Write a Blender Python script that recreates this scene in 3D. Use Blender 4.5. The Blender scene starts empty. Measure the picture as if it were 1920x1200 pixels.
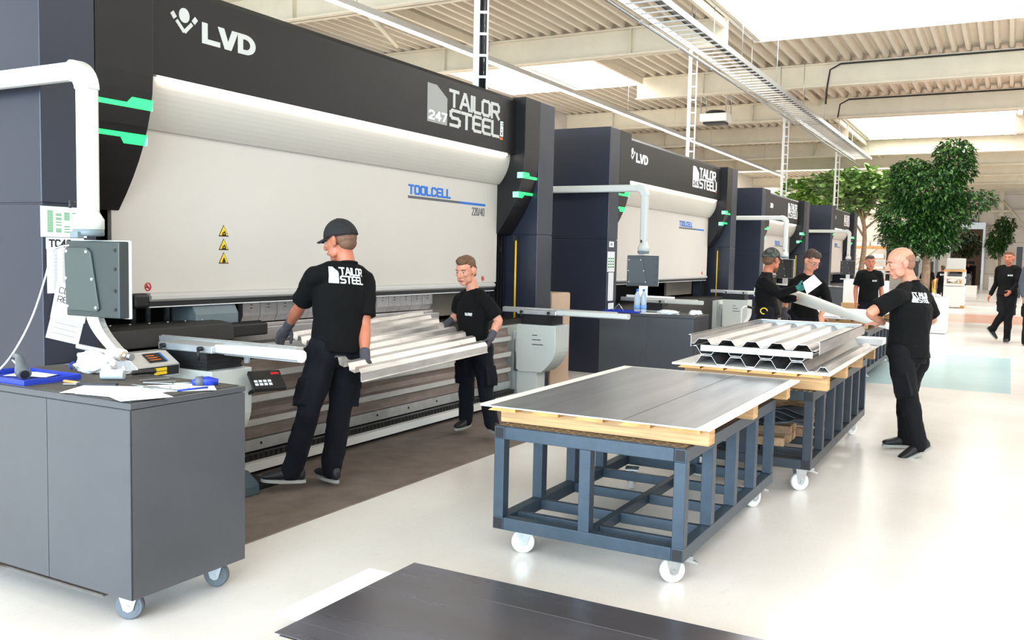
import bpy, bmesh, math, random
from mathutils import Vector, Matrix, noise
from mathutils.bvhtree import BVHTree
random.seed(7)
PI = math.pi
SC = bpy.context.scene
COL = SC.collection

# ------------------------------------------------------------------ camera
CAM_H = 1.57
YAW, PIT, ROL = math.radians(28.741), math.radians(4.126), math.radians(1.2167)
FPX = 1694.86
fw = Vector((math.cos(YAW)*math.cos(PIT), math.sin(YAW)*math.cos(PIT), -math.sin(PIT)))
r0 = Vector((math.sin(YAW), -math.cos(YAW), 0)); u0 = r0.cross(fw)
rt = r0*math.cos(ROL) + u0*math.sin(ROL)
up = -r0*math.sin(ROL) + u0*math.cos(ROL)
cam_d = bpy.data.cameras.new('camera'); cam = bpy.data.objects.new('camera', cam_d); COL.objects.link(cam)
cam_d.sensor_fit = 'HORIZONTAL'; cam_d.sensor_width = 36.0; cam_d.lens = 36.0*FPX/1920.0
cam_d.clip_start = 0.05; cam_d.clip_end = 300
cam.matrix_world = Matrix(((rt.x, up.x, -fw.x, 0), (rt.y, up.y, -fw.y, 0), (rt.z, up.z, -fw.z, CAM_H), (0, 0, 0, 1)))
SC.camera = cam
C0 = Vector((0, 0, CAM_H))
def at(u, v, d):
    """world point seen at that place of the photograph, d metres in front of the camera"""
    return C0 + (fw*FPX + rt*(u-960) - up*(v-600))/FPX*d

# ------------------------------------------------------------------ world, exposure
w = bpy.data.worlds.new('world'); SC.world = w; w.use_nodes = True
bg = w.node_tree.nodes['Background']; bg.inputs[0].default_value = (0.80, 0.90, 1.0, 1); bg.inputs[1].default_value = 1.6
SC.view_settings.view_transform = 'Standard'; SC.view_settings.look = 'None'
SC.view_settings.exposure = 0.0; SC.view_settings.gamma = 1.0; SC.view_settings.use_curve_mapping = False

# ------------------------------------------------------------------ daylight
def area(name, loc, sx, sy, power, color, rot):
    l = bpy.data.lights.new(name, 'AREA'); l.shape = 'RECTANGLE'; l.size = sx; l.size_y = sy
    l.energy = power; l.color = color
    o = bpy.data.objects.new(name, l); COL.objects.link(o); o.location = loc; o.rotation_euler = rot
    return o
DECK = 6.6
SKY_R = (0.1, 5.4); SKY_L = (9.5, 14.0)
SKYLIGHTS_AND_FILL = [(15.3, 21.3, SKY_R), (33.9, 39.9, SKY_R), (66.0, 72.0, SKY_R), (-6.0, -1.0, (-5.0, 2.0)),  # the one behind the camera is unseen, added to light the floor
             (19.4, 25.2, SKY_L), (45.8, 52.4, (5.7, 14.0)), (59.0, 64.0, (7.6, 14.0)),
             (1.5, 7.5, SKY_L), (4.0, 13.0, (-6.4, -1.6)), (14.5, 23.5, (-6.4, -1.6)), (25.5, 34.5, (-6.4, -1.6)), (36.0, 45.0, (-6.4, -1.6)), (47.0, 56.0, (-6.4, -1.6))]  # all out of view; the right-hand strips are added as fill light
SKY_P = 12.0
for i, (a, b, (c, d)) in enumerate(SKYLIGHTS_AND_FILL):
    area('skylight_and_fill', ((a+b)/2, (c+d)/2, DECK+0.62), b-a, d-c, SKY_P*(2.4 if c > 5.5 and a < 30 else 1.0 if c > 5.5 else (1.25 if c > 0 else (0.55 if a == 4.0 else 0.75)))*(b-a)*(d-c), (0.97, 0.985, 1.0), (0, 0, 0))
area('daylight_window', (-8.6, 2.0, 2.9), 4.4, 17.0, 4000.0, (0.62, 0.82, 1.0), (0, -PI/2, 0))
area('daylight_side_window', (6.0, -12.6, 3.4), 26.0, 3.4, 150.0, (1.0, 0.94, 0.89), (-PI/2, 0, PI))

# ------------------------------------------------------------------ materials
def lin(c):
    r = []
    for v in c[:3]:
        v = v/255.0
        r.append(v/12.92 if v <= 0.04045 else ((v+0.055)/1.055)**2.4)
    return (r[0], r[1], r[2], 1)
MATS = {}
def mat(name, col, rough=0.5, metal=0.0, spec=0.5, var=0.0, vscale=3.0, bump=0.0, bscale=40.0, stretch=(1, 1, 1), emit=None, es=0.0, coat=0.0, trans=0.0, col2=None, thr=None, sheen=0.0, rvar=0.0):
    if name in MATS: return MATS[name]
    m = bpy.data.materials.new(name); m.use_nodes = True; nt = m.node_tree; b = nt.nodes['Principled BSDF']
    b.inputs['Base Color'].default_value = lin(col); b.inputs['Roughness'].default_value = rough
    b.inputs['Metallic'].default_value = metal; b.inputs['Specular IOR Level'].default_value = spec
    if coat: b.inputs['Coat Weight'].default_value = coat
    if trans: b.inputs['Transmission Weight'].default_value = trans
    if sheen: b.inputs['Sheen Weight'].default_value = sheen
    if emit: b.inputs['Emission Color'].default_value = lin(emit); b.inputs['Emission Strength'].default_value = es
    if var or bump or col2 or rvar:
        tc = nt.nodes.new('ShaderNodeTexCoord'); mp = nt.nodes.new('ShaderNodeMapping'); mp.inputs['Scale'].default_value = stretch
        nt.links.new(tc.outputs['Object'], mp.inputs[0])
    if var or col2 or rvar:
        n = nt.nodes.new('ShaderNodeTexNoise'); n.inputs['Scale'].default_value = vscale; n.inputs['Detail'].default_value = 6
        n.inputs['Roughness'].default_value = 0.6
        nt.links.new(mp.outputs[0], n.inputs['Vector'])
        cr = nt.nodes.new('ShaderNodeValToRGB')
        lo, hi = thr if thr else (0.3, 0.7)
        cr.color_ramp.elements[0].position = lo; cr.color_ramp.elements[1].position = hi
        if col2:
            cr.color_ramp.elements[0].color = lin(col); cr.color_ramp.elements[1].color = lin(col2)
        else:
            cr.color_ramp.elements[0].color = lin([max(0, v*(1-var)) for v in col]); cr.color_ramp.elements[1].color = lin([min(255, v*(1+var*0.6)) for v in col])
        nt.links.new(n.outputs['Fac'], cr.inputs[0]); nt.links.new(cr.outputs[0], b.inputs['Base Color'])
        if rvar:
            mr = nt.nodes.new('ShaderNodeMapRange'); mr.inputs['To Min'].default_value = max(0.02, rough-rvar); mr.inputs['To Max'].default_value = rough+rvar
            nt.links.new(n.outputs['Fac'], mr.inputs[0]); nt.links.new(mr.outputs[0], b.inputs['Roughness'])
    if bump:
        n2 = nt.nodes.new('ShaderNodeTexNoise'); n2.inputs['Scale'].default_value = bscale; n2.inputs['Detail'].default_value = 4
        nt.links.new(mp.outputs[0], n2.inputs['Vector'])
        bp = nt.nodes.new('ShaderNodeBump'); bp.inputs['Strength'].default_value = bump; bp.inputs['Distance'].default_value = 0.01
        nt.links.new(n2.outputs['Fac'], bp.inputs['Height']); nt.links.new(bp.outputs[0], b.inputs['Normal'])
    MATS[name] = m; return m

M_dark = mat('charcoal_paint', (24, 22, 22), 0.38, 0.0, 0.32, var=0.05, vscale=1.2, bump=0.03, bscale=220)
M_darkblue = mat('charcoal_blue_paint', (38, 42, 55), 0.33, 0.0, 0.45, var=0.05, vscale=1.2, bump=0.03, bscale=220)
M_slate = mat('slate_paint', (74, 75, 78), 0.26, 0.0, 0.5, var=0.04, vscale=1.5, bump=0.02, bscale=260)
M_black = mat('black_plastic', (20, 20, 22), 0.45, bump=0.05, bscale=120)
M_blackm = mat('black_matte', (14, 13, 13), 0.8)
M_panel = mat('panel_white', (208, 201, 192), 0.42, var=0.02, vscale=0.7)
M_valance = mat('valance_white', (205, 199, 189), 0.4)
M_alu = mat('aluminium', (208, 207, 205), 0.32, 0.6, var=0.06, vscale=8, stretch=(1, 12, 12))
M_whitemet = mat('white_enamel', (208, 210, 203), 0.35)
M_greywhite = mat('grey_white_enamel', (205, 209, 203), 0.38)
M_green = mat('green_status_light', (60, 240, 130), 0.4, emit=(30, 235, 110), es=1.1)
M_greenpale = mat('pale_green_status_light', (150, 245, 190), 0.4, emit=(120, 245, 175), es=0.9)
M_lamp = mat('light_strip_diffuser', (255, 252, 245), 0.5, emit=(255, 247, 236), es=9.0)
M_silver = mat('silver_lettering', (205, 205, 200), 0.4, 0.0)
M_greylet = mat('grey_emblem', (158, 158, 154), 0.4)
M_white = mat('white_lettering', (240, 240, 240), 0.5)
M_blue = mat('blue_lettering', (20, 110, 200), 0.5)
M_greybar = mat('grey_bar', (84, 88, 92), 0.5)
M_ink = mat('black_ink', (18, 18, 20), 0.6)
M_orange = mat('orange_ink', (235, 120, 30), 0.5)
M_red = mat('red_ink', (200, 30, 35), 0.5)
M_yellow = mat('yellow_sticker', (245, 205, 20), 0.5)
M_yellowpole = mat('yellow_guard', (225, 180, 20), 0.5)
M_paper = mat('paper', (238, 238, 240), 0.7, var=0.015, vscale=20)
M_printgreen = mat('print_green', (60, 150, 70), 0.7)
M_printgrey = mat('print_grey', (150, 152, 156), 0.7)
M_bluepaint = mat('trolley_blue_grey', (53, 66, 77), 0.42, 0.2, var=0.10, vscale=14, bump=0.05, bscale=90, rvar=0.08)
M_darkcart = mat('trolley_dark_grey', (46, 51, 57), 0.45, 0.2, var=0.10, vscale=14, rvar=0.08)
M_wheelw = mat('white_nylon', (232, 230, 224), 0.4)
M_wheelg = mat('grey_rubber', (96, 102, 108), 0.55)
M_zinc = mat('zinc', (190, 194, 196), 0.3, 0.9, var=0.08, vscale=20)
M_wood = mat('pine_wood', (212, 166, 112), 0.6, var=0.16, vscale=6, stretch=(3, 0.5, 12), bump=0.1, bscale=60)
M_woodend = mat('pine_wood_orange', (220, 158, 88), 0.6, var=0.18, vscale=9)
M_board = mat('white_board', (238, 233, 224), 0.45, var=0.03, vscale=5)
M_oldwood = mat('scrap_wood', (188, 150, 112), 0.7, var=0.25, vscale=8)
M_cream = mat('cream_steel_paint', (230, 219, 196), 0.5, var=0.03, vscale=2)
M_deck = mat('deck_paint', (222, 211, 192), 0.5, var=0.03, vscale=1)
M_wall = mat('wall_panel', (228, 218, 205), 0.6, var=0.02, vscale=0.6)
M_mat = mat('ribbed_rubber_mat', (112, 98, 88), 0.75, var=0.14, vscale=5, bump=0.5, bscale=160)
M_galv = mat('galvanised', (205, 208, 208), 0.35, 0.75, var=0.06, vscale=12)
M_whitepaint = mat('white_steel_paint', (236, 234, 228), 0.45)
M_cable = mat('black_cable', (24, 24, 26), 0.5)
M_bark = mat('bark', (150, 124, 100), 0.85, var=0.25, vscale=16, bump=0.6, bscale=40)
M_soil = mat('soil', (70, 54, 42), 0.95)
M_leaf = mat('ficus_leaf', (34, 72, 26), 0.42, col2=(104, 150, 50), vscale=9, thr=(0.52, 0.74))
M_leaf2 = mat('fiddle_leaf', (84, 122, 56), 0.38, col2=(170, 200, 120), vscale=3, thr=(0.4, 0.68))
M_leaf3 = mat('fiddle_leaf_bright', (104, 156, 52), 0.36, col2=(190, 225, 120), vscale=3, thr=(0.4, 0.66))
M_tan = mat('tan_cardboard', (205, 176, 150), 0.7)
M_cotton = mat('white_cotton', (232, 231, 228), 0.85, bump=0.4, bscale=90)
M_bluetray = mat('blue_tray', (22, 50, 160), 0.4)
M_taupe = mat('taupe_panel', (136, 126, 114), 0.45, var=0.08, vscale=1.6)
M_steelblk = mat('machine_black_steel', (46, 42, 40), 0.5, 0.3, var=0.1, vscale=4)
M_tool = mat('ground_tool_steel', (196, 190, 188), 0.35, 0.55, var=0.08, vscale=9)
M_greyblue = mat('grey_blue_paint', (110, 122, 126), 0.45)
# people
M_skin = mat('skin', (188, 112, 82), 0.5, var=0.05, vscale=14)
M_skinl = mat('skin_pale', (208, 142, 114), 0.5, var=0.05, vscale=14)
M_shirt = mat('black_cotton_shirt', (9, 9, 9), 0.9, spec=0.2, bump=0.5, bscale=14)
M_trouser = mat('navy_work_trousers', (9, 11, 20), 0.85, spec=0.25, bump=0.5, bscale=16, var=0.1, vscale=9)
M_trouserb = mat('black_work_trousers', (11, 11, 14), 0.85, spec=0.25, bump=0.35, bscale=16)
M_shoe = mat('black_shoe', (22, 22, 24), 0.55, bump=0.2, bscale=60)
M_sole = mat('grey_sole', (150, 148, 140), 0.6)
M_hairb = mat('brown_hair', (104, 72, 46), 0.6, var=0.3, vscale=60, bump=0.6, bscale=90)
M_haird = mat('dark_brown_hair', (66, 48, 38), 0.6, var=0.3, vscale=60, bump=0.6, bscale=90)
M_hairs = mat('short_shaved_hair', (112, 78, 58), 0.75, var=0.15, vscale=80)
M_cap = mat('dark_cap_cloth', (24, 23, 23), 0.85, bump=0.3, bscale=60)
M_glove = mat('grey_work_glove', (70, 66, 72), 0.85, bump=0.4, bscale=120)
M_gloved = mat('dark_glove_palm', (38, 36, 44), 0.8)
M_gloveg = mat('green_glove', (24, 110, 96), 0.7)
M_eyew = mat('eye_white', (190, 182, 174), 0.3)
M_eyed = mat('eye_dark', (40, 30, 26), 0.3)
M_lip = mat('lips', (158, 70, 60), 0.5)
M_hood = mat('grey_blue_hoodie', (66, 70, 80), 0.9, bump=0.3, bscale=20)
M_glass = mat('glasses_frame', (40, 34, 32), 0.3)

def sheet_mat(name, a, b, rough, scale=1.6, stretch=(0.35, 5, 1), metal=0.75):
    return mat(name, a, rough, metal, var=0, col2=b, vscale=scale, stretch=stretch, thr=(0.32, 0.68), rvar=0.07)
M_sheet = sheet_mat('oiled_sheet_steel', (150, 150, 156), (186, 184, 186), 0.30)
M_sheetd = sheet_mat('dark_sheet_steel', (104, 99, 102), (126, 126, 136), 0.27, 0.7, (4, 0.4, 1))
M_ribbed = sheet_mat('ribbed_sheet_steel', (190, 184, 180), (222, 218, 214), 0.30, 3.0, (1, 6, 6), 0.65)
M_profile = sheet_mat('profiled_sheet_steel', (160, 154, 150), (196, 190, 186), 0.3, 3.0, (1, 6, 6), 0.75)

# ------------------------------------------------------------------ mesh helpers
class MB:
    def __init__(s): s.v = []; s.f = []; s.m = []; s.cur = 0; s.smooth = []
    def mi(s, i): s.cur = i; return s
    def add(s, vs, fs, sm=False):
        o = len(s.v); s.v += [tuple(p) for p in vs]
        for f in fs: s.f.append(tuple(i+o for i in f)); s.m.append(s.cur); s.smooth.append(sm)
        return s
    def box(s, x0, y0, z0, x1, y1, z1):
        if x0 > x1: x0, x1 = x1, x0
        if y0 > y1: y0, y1 = y1, y0
        if z0 > z1: z0, z1 = z1, z0
        return s.add([(x0, y0, z0), (x1, y0, z0), (x1, y1, z0), (x0, y1, z0), (x0, y0, z1), (x1, y0, z1), (x1, y1, z1), (x0, y1, z1)],
                     [(0, 3, 2, 1), (4, 5, 6, 7), (0, 1, 5, 4), (1, 2, 6, 5), (2, 3, 7, 6), (3, 0, 4, 7)])
    def cbox(s, cx, cy, cz, sx, sy, sz): return s.box(cx-sx/2, cy-sy/2, cz-sz/2, cx+sx/2, cy+sy/2, cz+sz/2)
    def prism(s, pts, axis, a, b):
        """pts: 2D outline; axis 0: (y,z) outline extruded in x; 1: (x,z) in y; 2: (x,y) in z"""
        def P(p, t): return (t, p[0], p[1]) if axis == 0 else ((p[0], t, p[1]) if axis == 1 else (p[0], p[1], t))
        n = len(pts); vs = [P(p, a) for p in pts]+[P(p, b) for p in pts]
        fs = [(i, (i+1) % n, n+(i+1) % n, n+i) for i in range(n)]+[tuple(range(n))[::-1], tuple(range(n, 2*n))]
        return s.add(vs, fs)
    def ring_loft(s, rings, cap=True, sm=True):
        n = len(rings[0]); vs = [p for r in rings for p in r]; fs = []
        for k in range(len(rings)-1):
            for i in range(n): fs.append((k*n+i, k*n+(i+1) % n, (k+1)*n+(i+1) % n, (k+1)*n+i))
        s.add(vs, fs, sm)
        if cap:
            o = len(s.v)-len(vs)
            s.f.append(tuple(o+i for i in range(n))[::-1]); s.m.append(s.cur); s.smooth.append(False)
            s.f.append(tuple(o+(len(rings)-1)*n+i for i in range(n))); s.m.append(s.cur); s.smooth.append(False)
        return s
    def tube(s, pts, r, seg=10, cap=True):
        pts = [Vector(p) for p in pts]; rs = r if isinstance(r, (list, tuple)) else [r]*len(pts)
        t0 = (pts[1]-pts[0]).normalized(); a = Vector((0, 0, 1)) if abs(t0.z) < 0.9 else Vector((1, 0, 0))
        nrm = (a-t0*a.dot(t0)).normalized(); rings = []
        for i, p in enumerate(pts):
            t = (pts[min(i+1, len(pts)-1)]-pts[max(i-1, 0)]).normalized()
            nrm = (nrm-t*nrm.dot(t)).normalized(); bn = t.cross(nrm)
            rings.append([p+(nrm*math.cos(2*PI*k/seg)+bn*math.sin(2*PI*k/seg))*rs[i] for k in range(seg)])
        return s.ring_loft(rings, cap)
    def cyl(s, a, b, r, seg=16, r2=None): return s.tube([a, b], [r, r if r2 is None else r2], seg)
    def lathe(s, prof, c, axis='z', seg=24, closed=False):
        """prof: list of (radius, height) about an axis through c"""
        c = Vector(c); rings = []
        for (r, h) in prof:
            ring = []
            for k in range(seg):
                ca, sa = math.cos(2*PI*k/seg)*r, math.sin(2*PI*k/seg)*r
                ring.append(c+(Vector((ca, sa, h)) if axis == 'z' else (Vector((h, ca, sa)) if axis == 'x' else Vector((sa, h, ca)))))
            rings.append(ring)
        return s.ring_loft(rings, True)
    def ell(s, c, axes, seg=16, rings=10):
        """ellipsoid: axes = three Vectors (already scaled)"""
        c = Vector(c); a, b, d = [Vector(x) for x in axes]; R = []
        for i in range(1, rings):
            th = PI*i/rings; R.append([c+d*math.cos(th)+(a*math.cos(2*PI*k/seg)+b*math.sin(2*PI*k/seg))*math.sin(th) for k in range(seg)])
        o = len(s.v); n = seg
        vs = [p for r in R for p in r]+[c+d, c-d]; fs = []
        for k in range(len(R)-1):
            for i in range(n): fs.append((k*n+i, (k+1)*n+i, (k+1)*n+(i+1) % n, k*n+(i+1) % n))
        T = len(R)*n
        for i in range(n): fs.append((T, i, (i+1) % n)); fs.append((T+1, (len(R)-1)*n+(i+1) % n, (len(R)-1)*n+i))
        return s.add(vs, fs, True)
    def xf(s, M, start=0):
        s.v = s.v[:start]+[tuple(M @ Vector(p)) for p in s.v[start:]]; return s

ORG = {}
def link(name, me, mats, parent=None, origin=None):
    o = bpy.data.objects.new(name, me); COL.objects.link(o)
    for m in mats: me.materials.append(m)
    return o
def build(name, mb, mats, parent=None, bevel=0.0, smooth=None, seg=2):
    if not isinstance(mats, (list, tuple)): mats = [mats]
    if parent is not None: org = ORG[parent.name]
    else:
        xs = [p[0] for p in mb.v]; ys = [p[1] for p in mb.v]; zs = [p[2] for p in mb.v]
        org = Vector(((min(xs)+max(xs))/2, (min(ys)+max(ys))/2, min(zs)))
    me = bpy.data.meshes.new(name)
    me.from_pydata([(p[0]-org.x, p[1]-org.y, p[2]-org.z) for p in mb.v], [], mb.f)
    me.polygons.foreach_set('material_index', mb.m)
    me.polygons.foreach_set('use_smooth', [bool(x) if smooth is None else smooth for x in mb.smooth])
    me.update()
    b = bmesh.new(); b.from_mesh(me); bmesh.ops.recalc_face_normals(b, faces=b.faces); b.to_mesh(me); b.free()
    o = link(name, me, mats)
    if parent is not None: o.parent = parent
    else: o.location = org
    ORG[o.name] = org
    if bevel:
        m = o.modifiers.new('bevel', 'BEVEL'); m.width = bevel; m.segments = seg; m.limit_method = 'ANGLE'; m.angle_limit = math.radians(40)
    return o
def tag(o, label, cat, group=None, kind=None):
    if label: o['label'] = label
    if cat: o['category'] = cat
    if group: o['group'] = group
    if kind: o['kind'] = kind
    return o
def thing(name, label, cat, loc, group=None):
    o = bpy.data.objects.new(name, None); COL.objects.link(o); o.empty_display_size = 0.1
    o.location = loc; ORG[o.name] = Vector(loc); return tag(o, label, cat, group)
def struct(name, mb, mats, bevel=0.0, label=None):
    o = build(name, mb, mats, None, bevel); o['kind'] = 'structure'
    if label: o['label'] = label
    return o
def copy_tree(o, delta, label=None, group=None, cat=None):
    c = o.copy(); COL.objects.link(c); c.location = Vector(o.location)+Vector(delta)
    if label: c['label'] = label
    if group: c['group'] = group
    for ch in list(o.children):
        d = ch.copy(); COL.objects.link(d); d.parent = c
        for g in list(ch.children):
            e = g.copy(); COL.objects.link(e); e.parent = d
    return c

# ------------------------------------------------------------------ stroke lettering
GL = {
 'T': (0.8, [[(0, 1), (0.8, 1)], [(0.4, 1), (0.4, 0)]]),
 'A': (0.9, [[(0, 0), (0.4, 1), (0.5, 1), (0.9, 0)], [(0.18, 0.32), (0.72, 0.32)]]),
 'I': (0.0, [[(0, 0), (0, 1)]]),
 'L': (0.65, [[(0, 1), (0, 0.1), (0.1, 0), (0.65, 0)]]),
 'O': (0.8, [[(0.15, 0), (0, 0.15), (0, 0.85), (0.15, 1), (0.65, 1), (0.8, 0.85), (0.8, 0.15), (0.65, 0), (0.15, 0)]]),
 'R': (0.8, [[(0, 0), (0, 1), (0.65, 1), (0.8, 0.86), (0.8, 0.58), (0.65, 0.44), (0, 0.44)], [(0.4, 0.44), (0.8, 0)]]),
 'S': (0.8, [[(0.8, 1), (0.15, 1), (0, 0.87), (0, 0.63), (0.15, 0.5), (0.65, 0.5), (0.8, 0.37), (0.8, 0.13), (0.65, 0), (0, 0)]]),
 'E': (0.7, [[(0.7, 1), (0.15, 1), (0, 0.87), (0, 0.13), (0.15, 0), (0.7, 0)], [(0, 0.5), (0.62, 0.5)]]),
 'C': (0.75, [[(0.75, 0.85), (0.6, 1), (0.15, 1), (0, 0.85), (0, 0.15), (0.15, 0), (0.6, 0), (0.75, 0.15)]]),
 'D': (0.78, [[(0, 0), (0, 1), (0.5, 1), (0.78, 0.72), (0.78, 0.28), (0.5, 0), (0, 0)]]),
 'V': (0.85, [[(0, 1), (0.42, 0), (0.85, 1)]]),
 'H': (0.7, [[(0, 0), (0, 1)], [(0.7, 0), (0.7, 1)], [(0, 0.5), (0.7, 0.5)]]),
 '0': (0.65, [[(0.15, 0), (0, 0.15), (0, 0.85), (0.15, 1), (0.5, 1), (0.65, 0.85), (0.65, 0.15), (0.5, 0), (0.15, 0)]]),
 '2': (0.65, [[(0, 0.85), (0.15, 1), (0.5, 1), (0.65, 0.85), (0.65, 0.6), (0, 0.1), (0, 0), (0.65, 0)]]),
 '4': (0.7, [[(0.5, 0), (0.5, 1), (0, 0.3), (0.7, 0.3)]]),
 '7': (0.6, [[(0, 1), (0.6, 1), (0.2, 0)]]),
 '8': (0.6, [[(0, 0), (0, 1), (0.6, 1), (0.6, 0), (0, 0)], [(0, 0.5), (0.6, 0.5)]]),
 '/': (0.4, [[(0, 0), (0.4, 1)]]),
 '.': (0.05, [[(0, 0), (0.05, 0)]]),
 'c': (0.5, [[(0.5, 0.7), (0, 0.7), (0, 0), (0.5, 0)]]),
 'o': (0.5, [[(0, 0), (0, 0.7), (0.5, 0.7), (0.5, 0), (0, 0)]]),
 'm': (0.8, [[(0, 0), (0, 0.7), (0.8, 0.7), (0.8, 0)], [(0.4, 0.7), (0.4, 0)]]),
 ' ': (0.4, []),
}
def stroke_quads(pl, t, step=None):
    out = []
    for (a, b) in zip(pl[:-1], pl[1:]):
        a = Vector(a).to_2d() if len(a) > 2 else Vector(a); b = Vector(b)
        d = b-a; L = d.length
        if L < 1e-6: continue
        d /= L; n = Vector((-d.y, d.x))*t/2; a2 = a-d*t*0.45; b2 = b+d*t*0.45
        k = 1 if not step else max(1, int((b2-a2).length/step))
        for i in range(k):
            p = a2+(b2-a2)*(i/k); q = a2+(b2-a2)*((i+1)/k)
            out.append([p-n, q-n, q+n, p+n])
    return out
def text_quads(txt, h, x, y, t, gap=0.28, wf=1.0, slant=0.0, step=None):
    """returns quads of lettering starting at x,y with cap height h"""
    out = []; cx = x
    for ch in txt:
        wd, pls = GL[ch]
        for pl in pls:
            out += stroke_quads([(cx+(p[0]*wf+slant*p[1])*h, y+p[1]*h) for p in pl], t, step)
        cx += (wd*wf+gap)*h
    return out, cx
def quads_to(mb, quads, f, th=0.0):
    """map 2D quads to 3D with f(x,y,off)"""
    for i, q in enumerate(quads):
        n = len(q); vs = [f(p[0], p[1], th+0.00012*(i % 13)) for p in q]+[f(p[0], p[1], 0.0) for p in q]
        fs = [tuple(range(n)), tuple(range(n, 2*n))[::-1]]+[(i, (i+1) % n, n+(i+1) % n, n+i) for i in range(n)]
        mb.add(vs, fs)
    return mb
def logo_quads(W, H, step=None, com=True):
    """company lettering: cut-corner emblem with 247, two rows of letters; returns dict of quad lists"""
    e = W*0.235; out = {}
    body = [(0, 0), (e, 0), (e, H*0.72), (e*0.45, H), (0, H)]
    if step:
        ny = 8; em = []
        for i in range(ny):
            z0 = H*i/ny; z1 = H*(i+1)/ny
            def xr(z): return e if z <= H*0.72 else e-(z-H*0.72)/(H*0.28)*e*0.55
            for j in range(5):
                em.append([Vector((xr(z0)*j/5, z0)), Vector((xr(z0)*(j+1)/5, z0)), Vector((xr(z1)*(j+1)/5, z1)), Vector((xr(z1)*j/5, z1))])
        out['emblem'] = em
    else: out['emblem'] = [[Vector(p) for p in body]]
    t = H*0.085; lh = H*0.40
    q1, ex = text_quads('TAILOR', lh, e+W*0.035, H*0.57, t, gap=0.26, wf=1.0, slant=0.0, step=step)
    s1 = (W*0.93-e-W*0.035)/(ex-0.26*lh-e-W*0.035)
    q1 = [[Vector((e+W*0.035+(p[0]-e-W*0.035)*s1, p[1])) for p in q] for q in q1]
    q2, ex = text_quads('STEEL', lh, e+W*0.045, H*0.05, t, gap=0.26, step=step)
    s2 = (W*0.93-e-W*0.045)/(ex-0.26*lh-e-W*0.045)
    q2 = [[Vector((e+W*0.045+(p[0]-e-W*0.045)*s2, p[1])) for p in q] for q in q2]
    out['letters'] = q1+q2
    q3, ex = text_quads('247', H*0.20, e*0.1, H*0.09, t*0.6, gap=0.3, step=step)
    s3 = e*0.85/(ex-0.3*H*0.2-e*0.1)
    out['number'] = [[Vector((e*0.1+(p[0]-e*0.1)*s3, p[1])) for p in q] for q in q3]
    if com:
        q4, ex = text_quads('com', H*0.17, 0, 0, t*0.5, gap=0.28, step=step)
        out['com'] = [[Vector((W*0.995-p[1], H*0.10+p[0])) for p in q] for q in q4]
        out['dot'] = [[Vector((W*0.955, -H*0.02)), Vector((W*0.995, -H*0.02)), Vector((W*0.995, H*0.05)), Vector((W*0.955, H*0.05))]]
    return out
# ================================================================== THE HALL
# floor: glossy pale resin with scuffs, a pale blue square and a pink walkway painted on it
m = bpy.data.materials.new('resin_floor'); m.use_nodes = True; nt = m.node_tree; b = nt.nodes['Principled BSDF']
L = nt.links.new
def nn(t, **k):
    n = nt.nodes.new(t)
    for a, v in k.items(): setattr(n, a, v)
    return n
tc = nn('ShaderNodeTexCoord')
n1 = nn('ShaderNodeTexNoise'); n1.inputs['Scale'].default_value = 0.5; n1.inputs['Detail'].default_value = 8; L(tc.outputs['Object'], n1.inputs['Vector'])
cr = nn('ShaderNodeValToRGB'); cr.color_ramp.elements[0].position = 0.35; cr.color_ramp.elements[0].color = lin((220, 211, 203)); cr.color_ramp.elements[1].position = 0.62; cr.color_ramp.elements[1].color = lin((234, 228, 221)); L(n1.outputs['Fac'], cr.inputs[0])
mp = nn('ShaderNodeMapping'); mp.inputs['Scale'].default_value = (0.6, 3.0, 1); mp.inputs['Rotation'].default_value = (0, 0, 0.5); L(tc.outputs['Object'], mp.inputs[0])
n2 = nn('ShaderNodeTexNoise'); n2.inputs['Scale'].default_value = 3.2; n2.inputs['Detail'].default_value = 10; n2.inputs['Distortion'].default_value = 2.5; L(mp.outputs[0], n2.inputs['Vector'])
sc = nn('ShaderNodeValToRGB'); e = sc.color_ramp.elements; e[0].position = 0.492; e[0].color = (0, 0, 0, 1); e[1].position = 0.5; e[1].color = (1, 1, 1, 1); x = e.new(0.508); x.color = (0, 0, 0, 1); L(n2.outputs['Fac'], sc.inputs[0])
sm = nn('ShaderNodeMath', operation='MULTIPLY'); L(sc.outputs[0], sm.inputs[0]); sm.inputs[1].default_value = 0.16
mx = nn('ShaderNodeMixRGB'); L(sm.outputs[0], mx.inputs[0]); L(cr.outputs[0], mx.inputs[1]); mx.inputs[2].default_value = lin((150, 136, 122))
sep = nn('ShaderNodeSeparateXYZ'); L(tc.outputs['Object'], sep.inputs[0])
def band(out, a, bb):
    g = nn('ShaderNodeMath', operation='GREATER_THAN'); L(out, g.inputs[0]); g.inputs[1].default_value = a
    l = nn('ShaderNodeMath', operation='LESS_THAN'); L(out, l.inputs[0]); l.inputs[1].default_value = bb
    mm = nn('ShaderNodeMath', operation='MULTIPLY'); L(g.outputs[0], mm.inputs[0]); L(l.outputs[0], mm.inputs[1]); return mm.outputs[0]
def rect(x0, x1, y0, y1):
    mm = nn('ShaderNodeMath', operation='MULTIPLY'); L(band(sep.outputs[0], x0, x1), mm.inputs[0]); L(band(sep.outputs[1], y0, y1), mm.inputs[1]); return mm.outputs[0]
m2 = nn('ShaderNodeMixRGB'); L(rect(12.55, 17.35, -0.09, 2.7), m2.inputs[0]); L(mx.outputs[0], m2.inputs[1]); m2.inputs[2].default_value = lin((178, 204, 204))
m3 = nn('ShaderNodeMixRGB'); L(rect(27.4, 32.0, -7, 2.9), m3.inputs[0]); L(m2.outputs[0], m3.inputs[1]); m3.inputs[2].default_value = lin((232, 178, 156))
L(m3.outputs[0], b.inputs['Base Color'])
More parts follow.
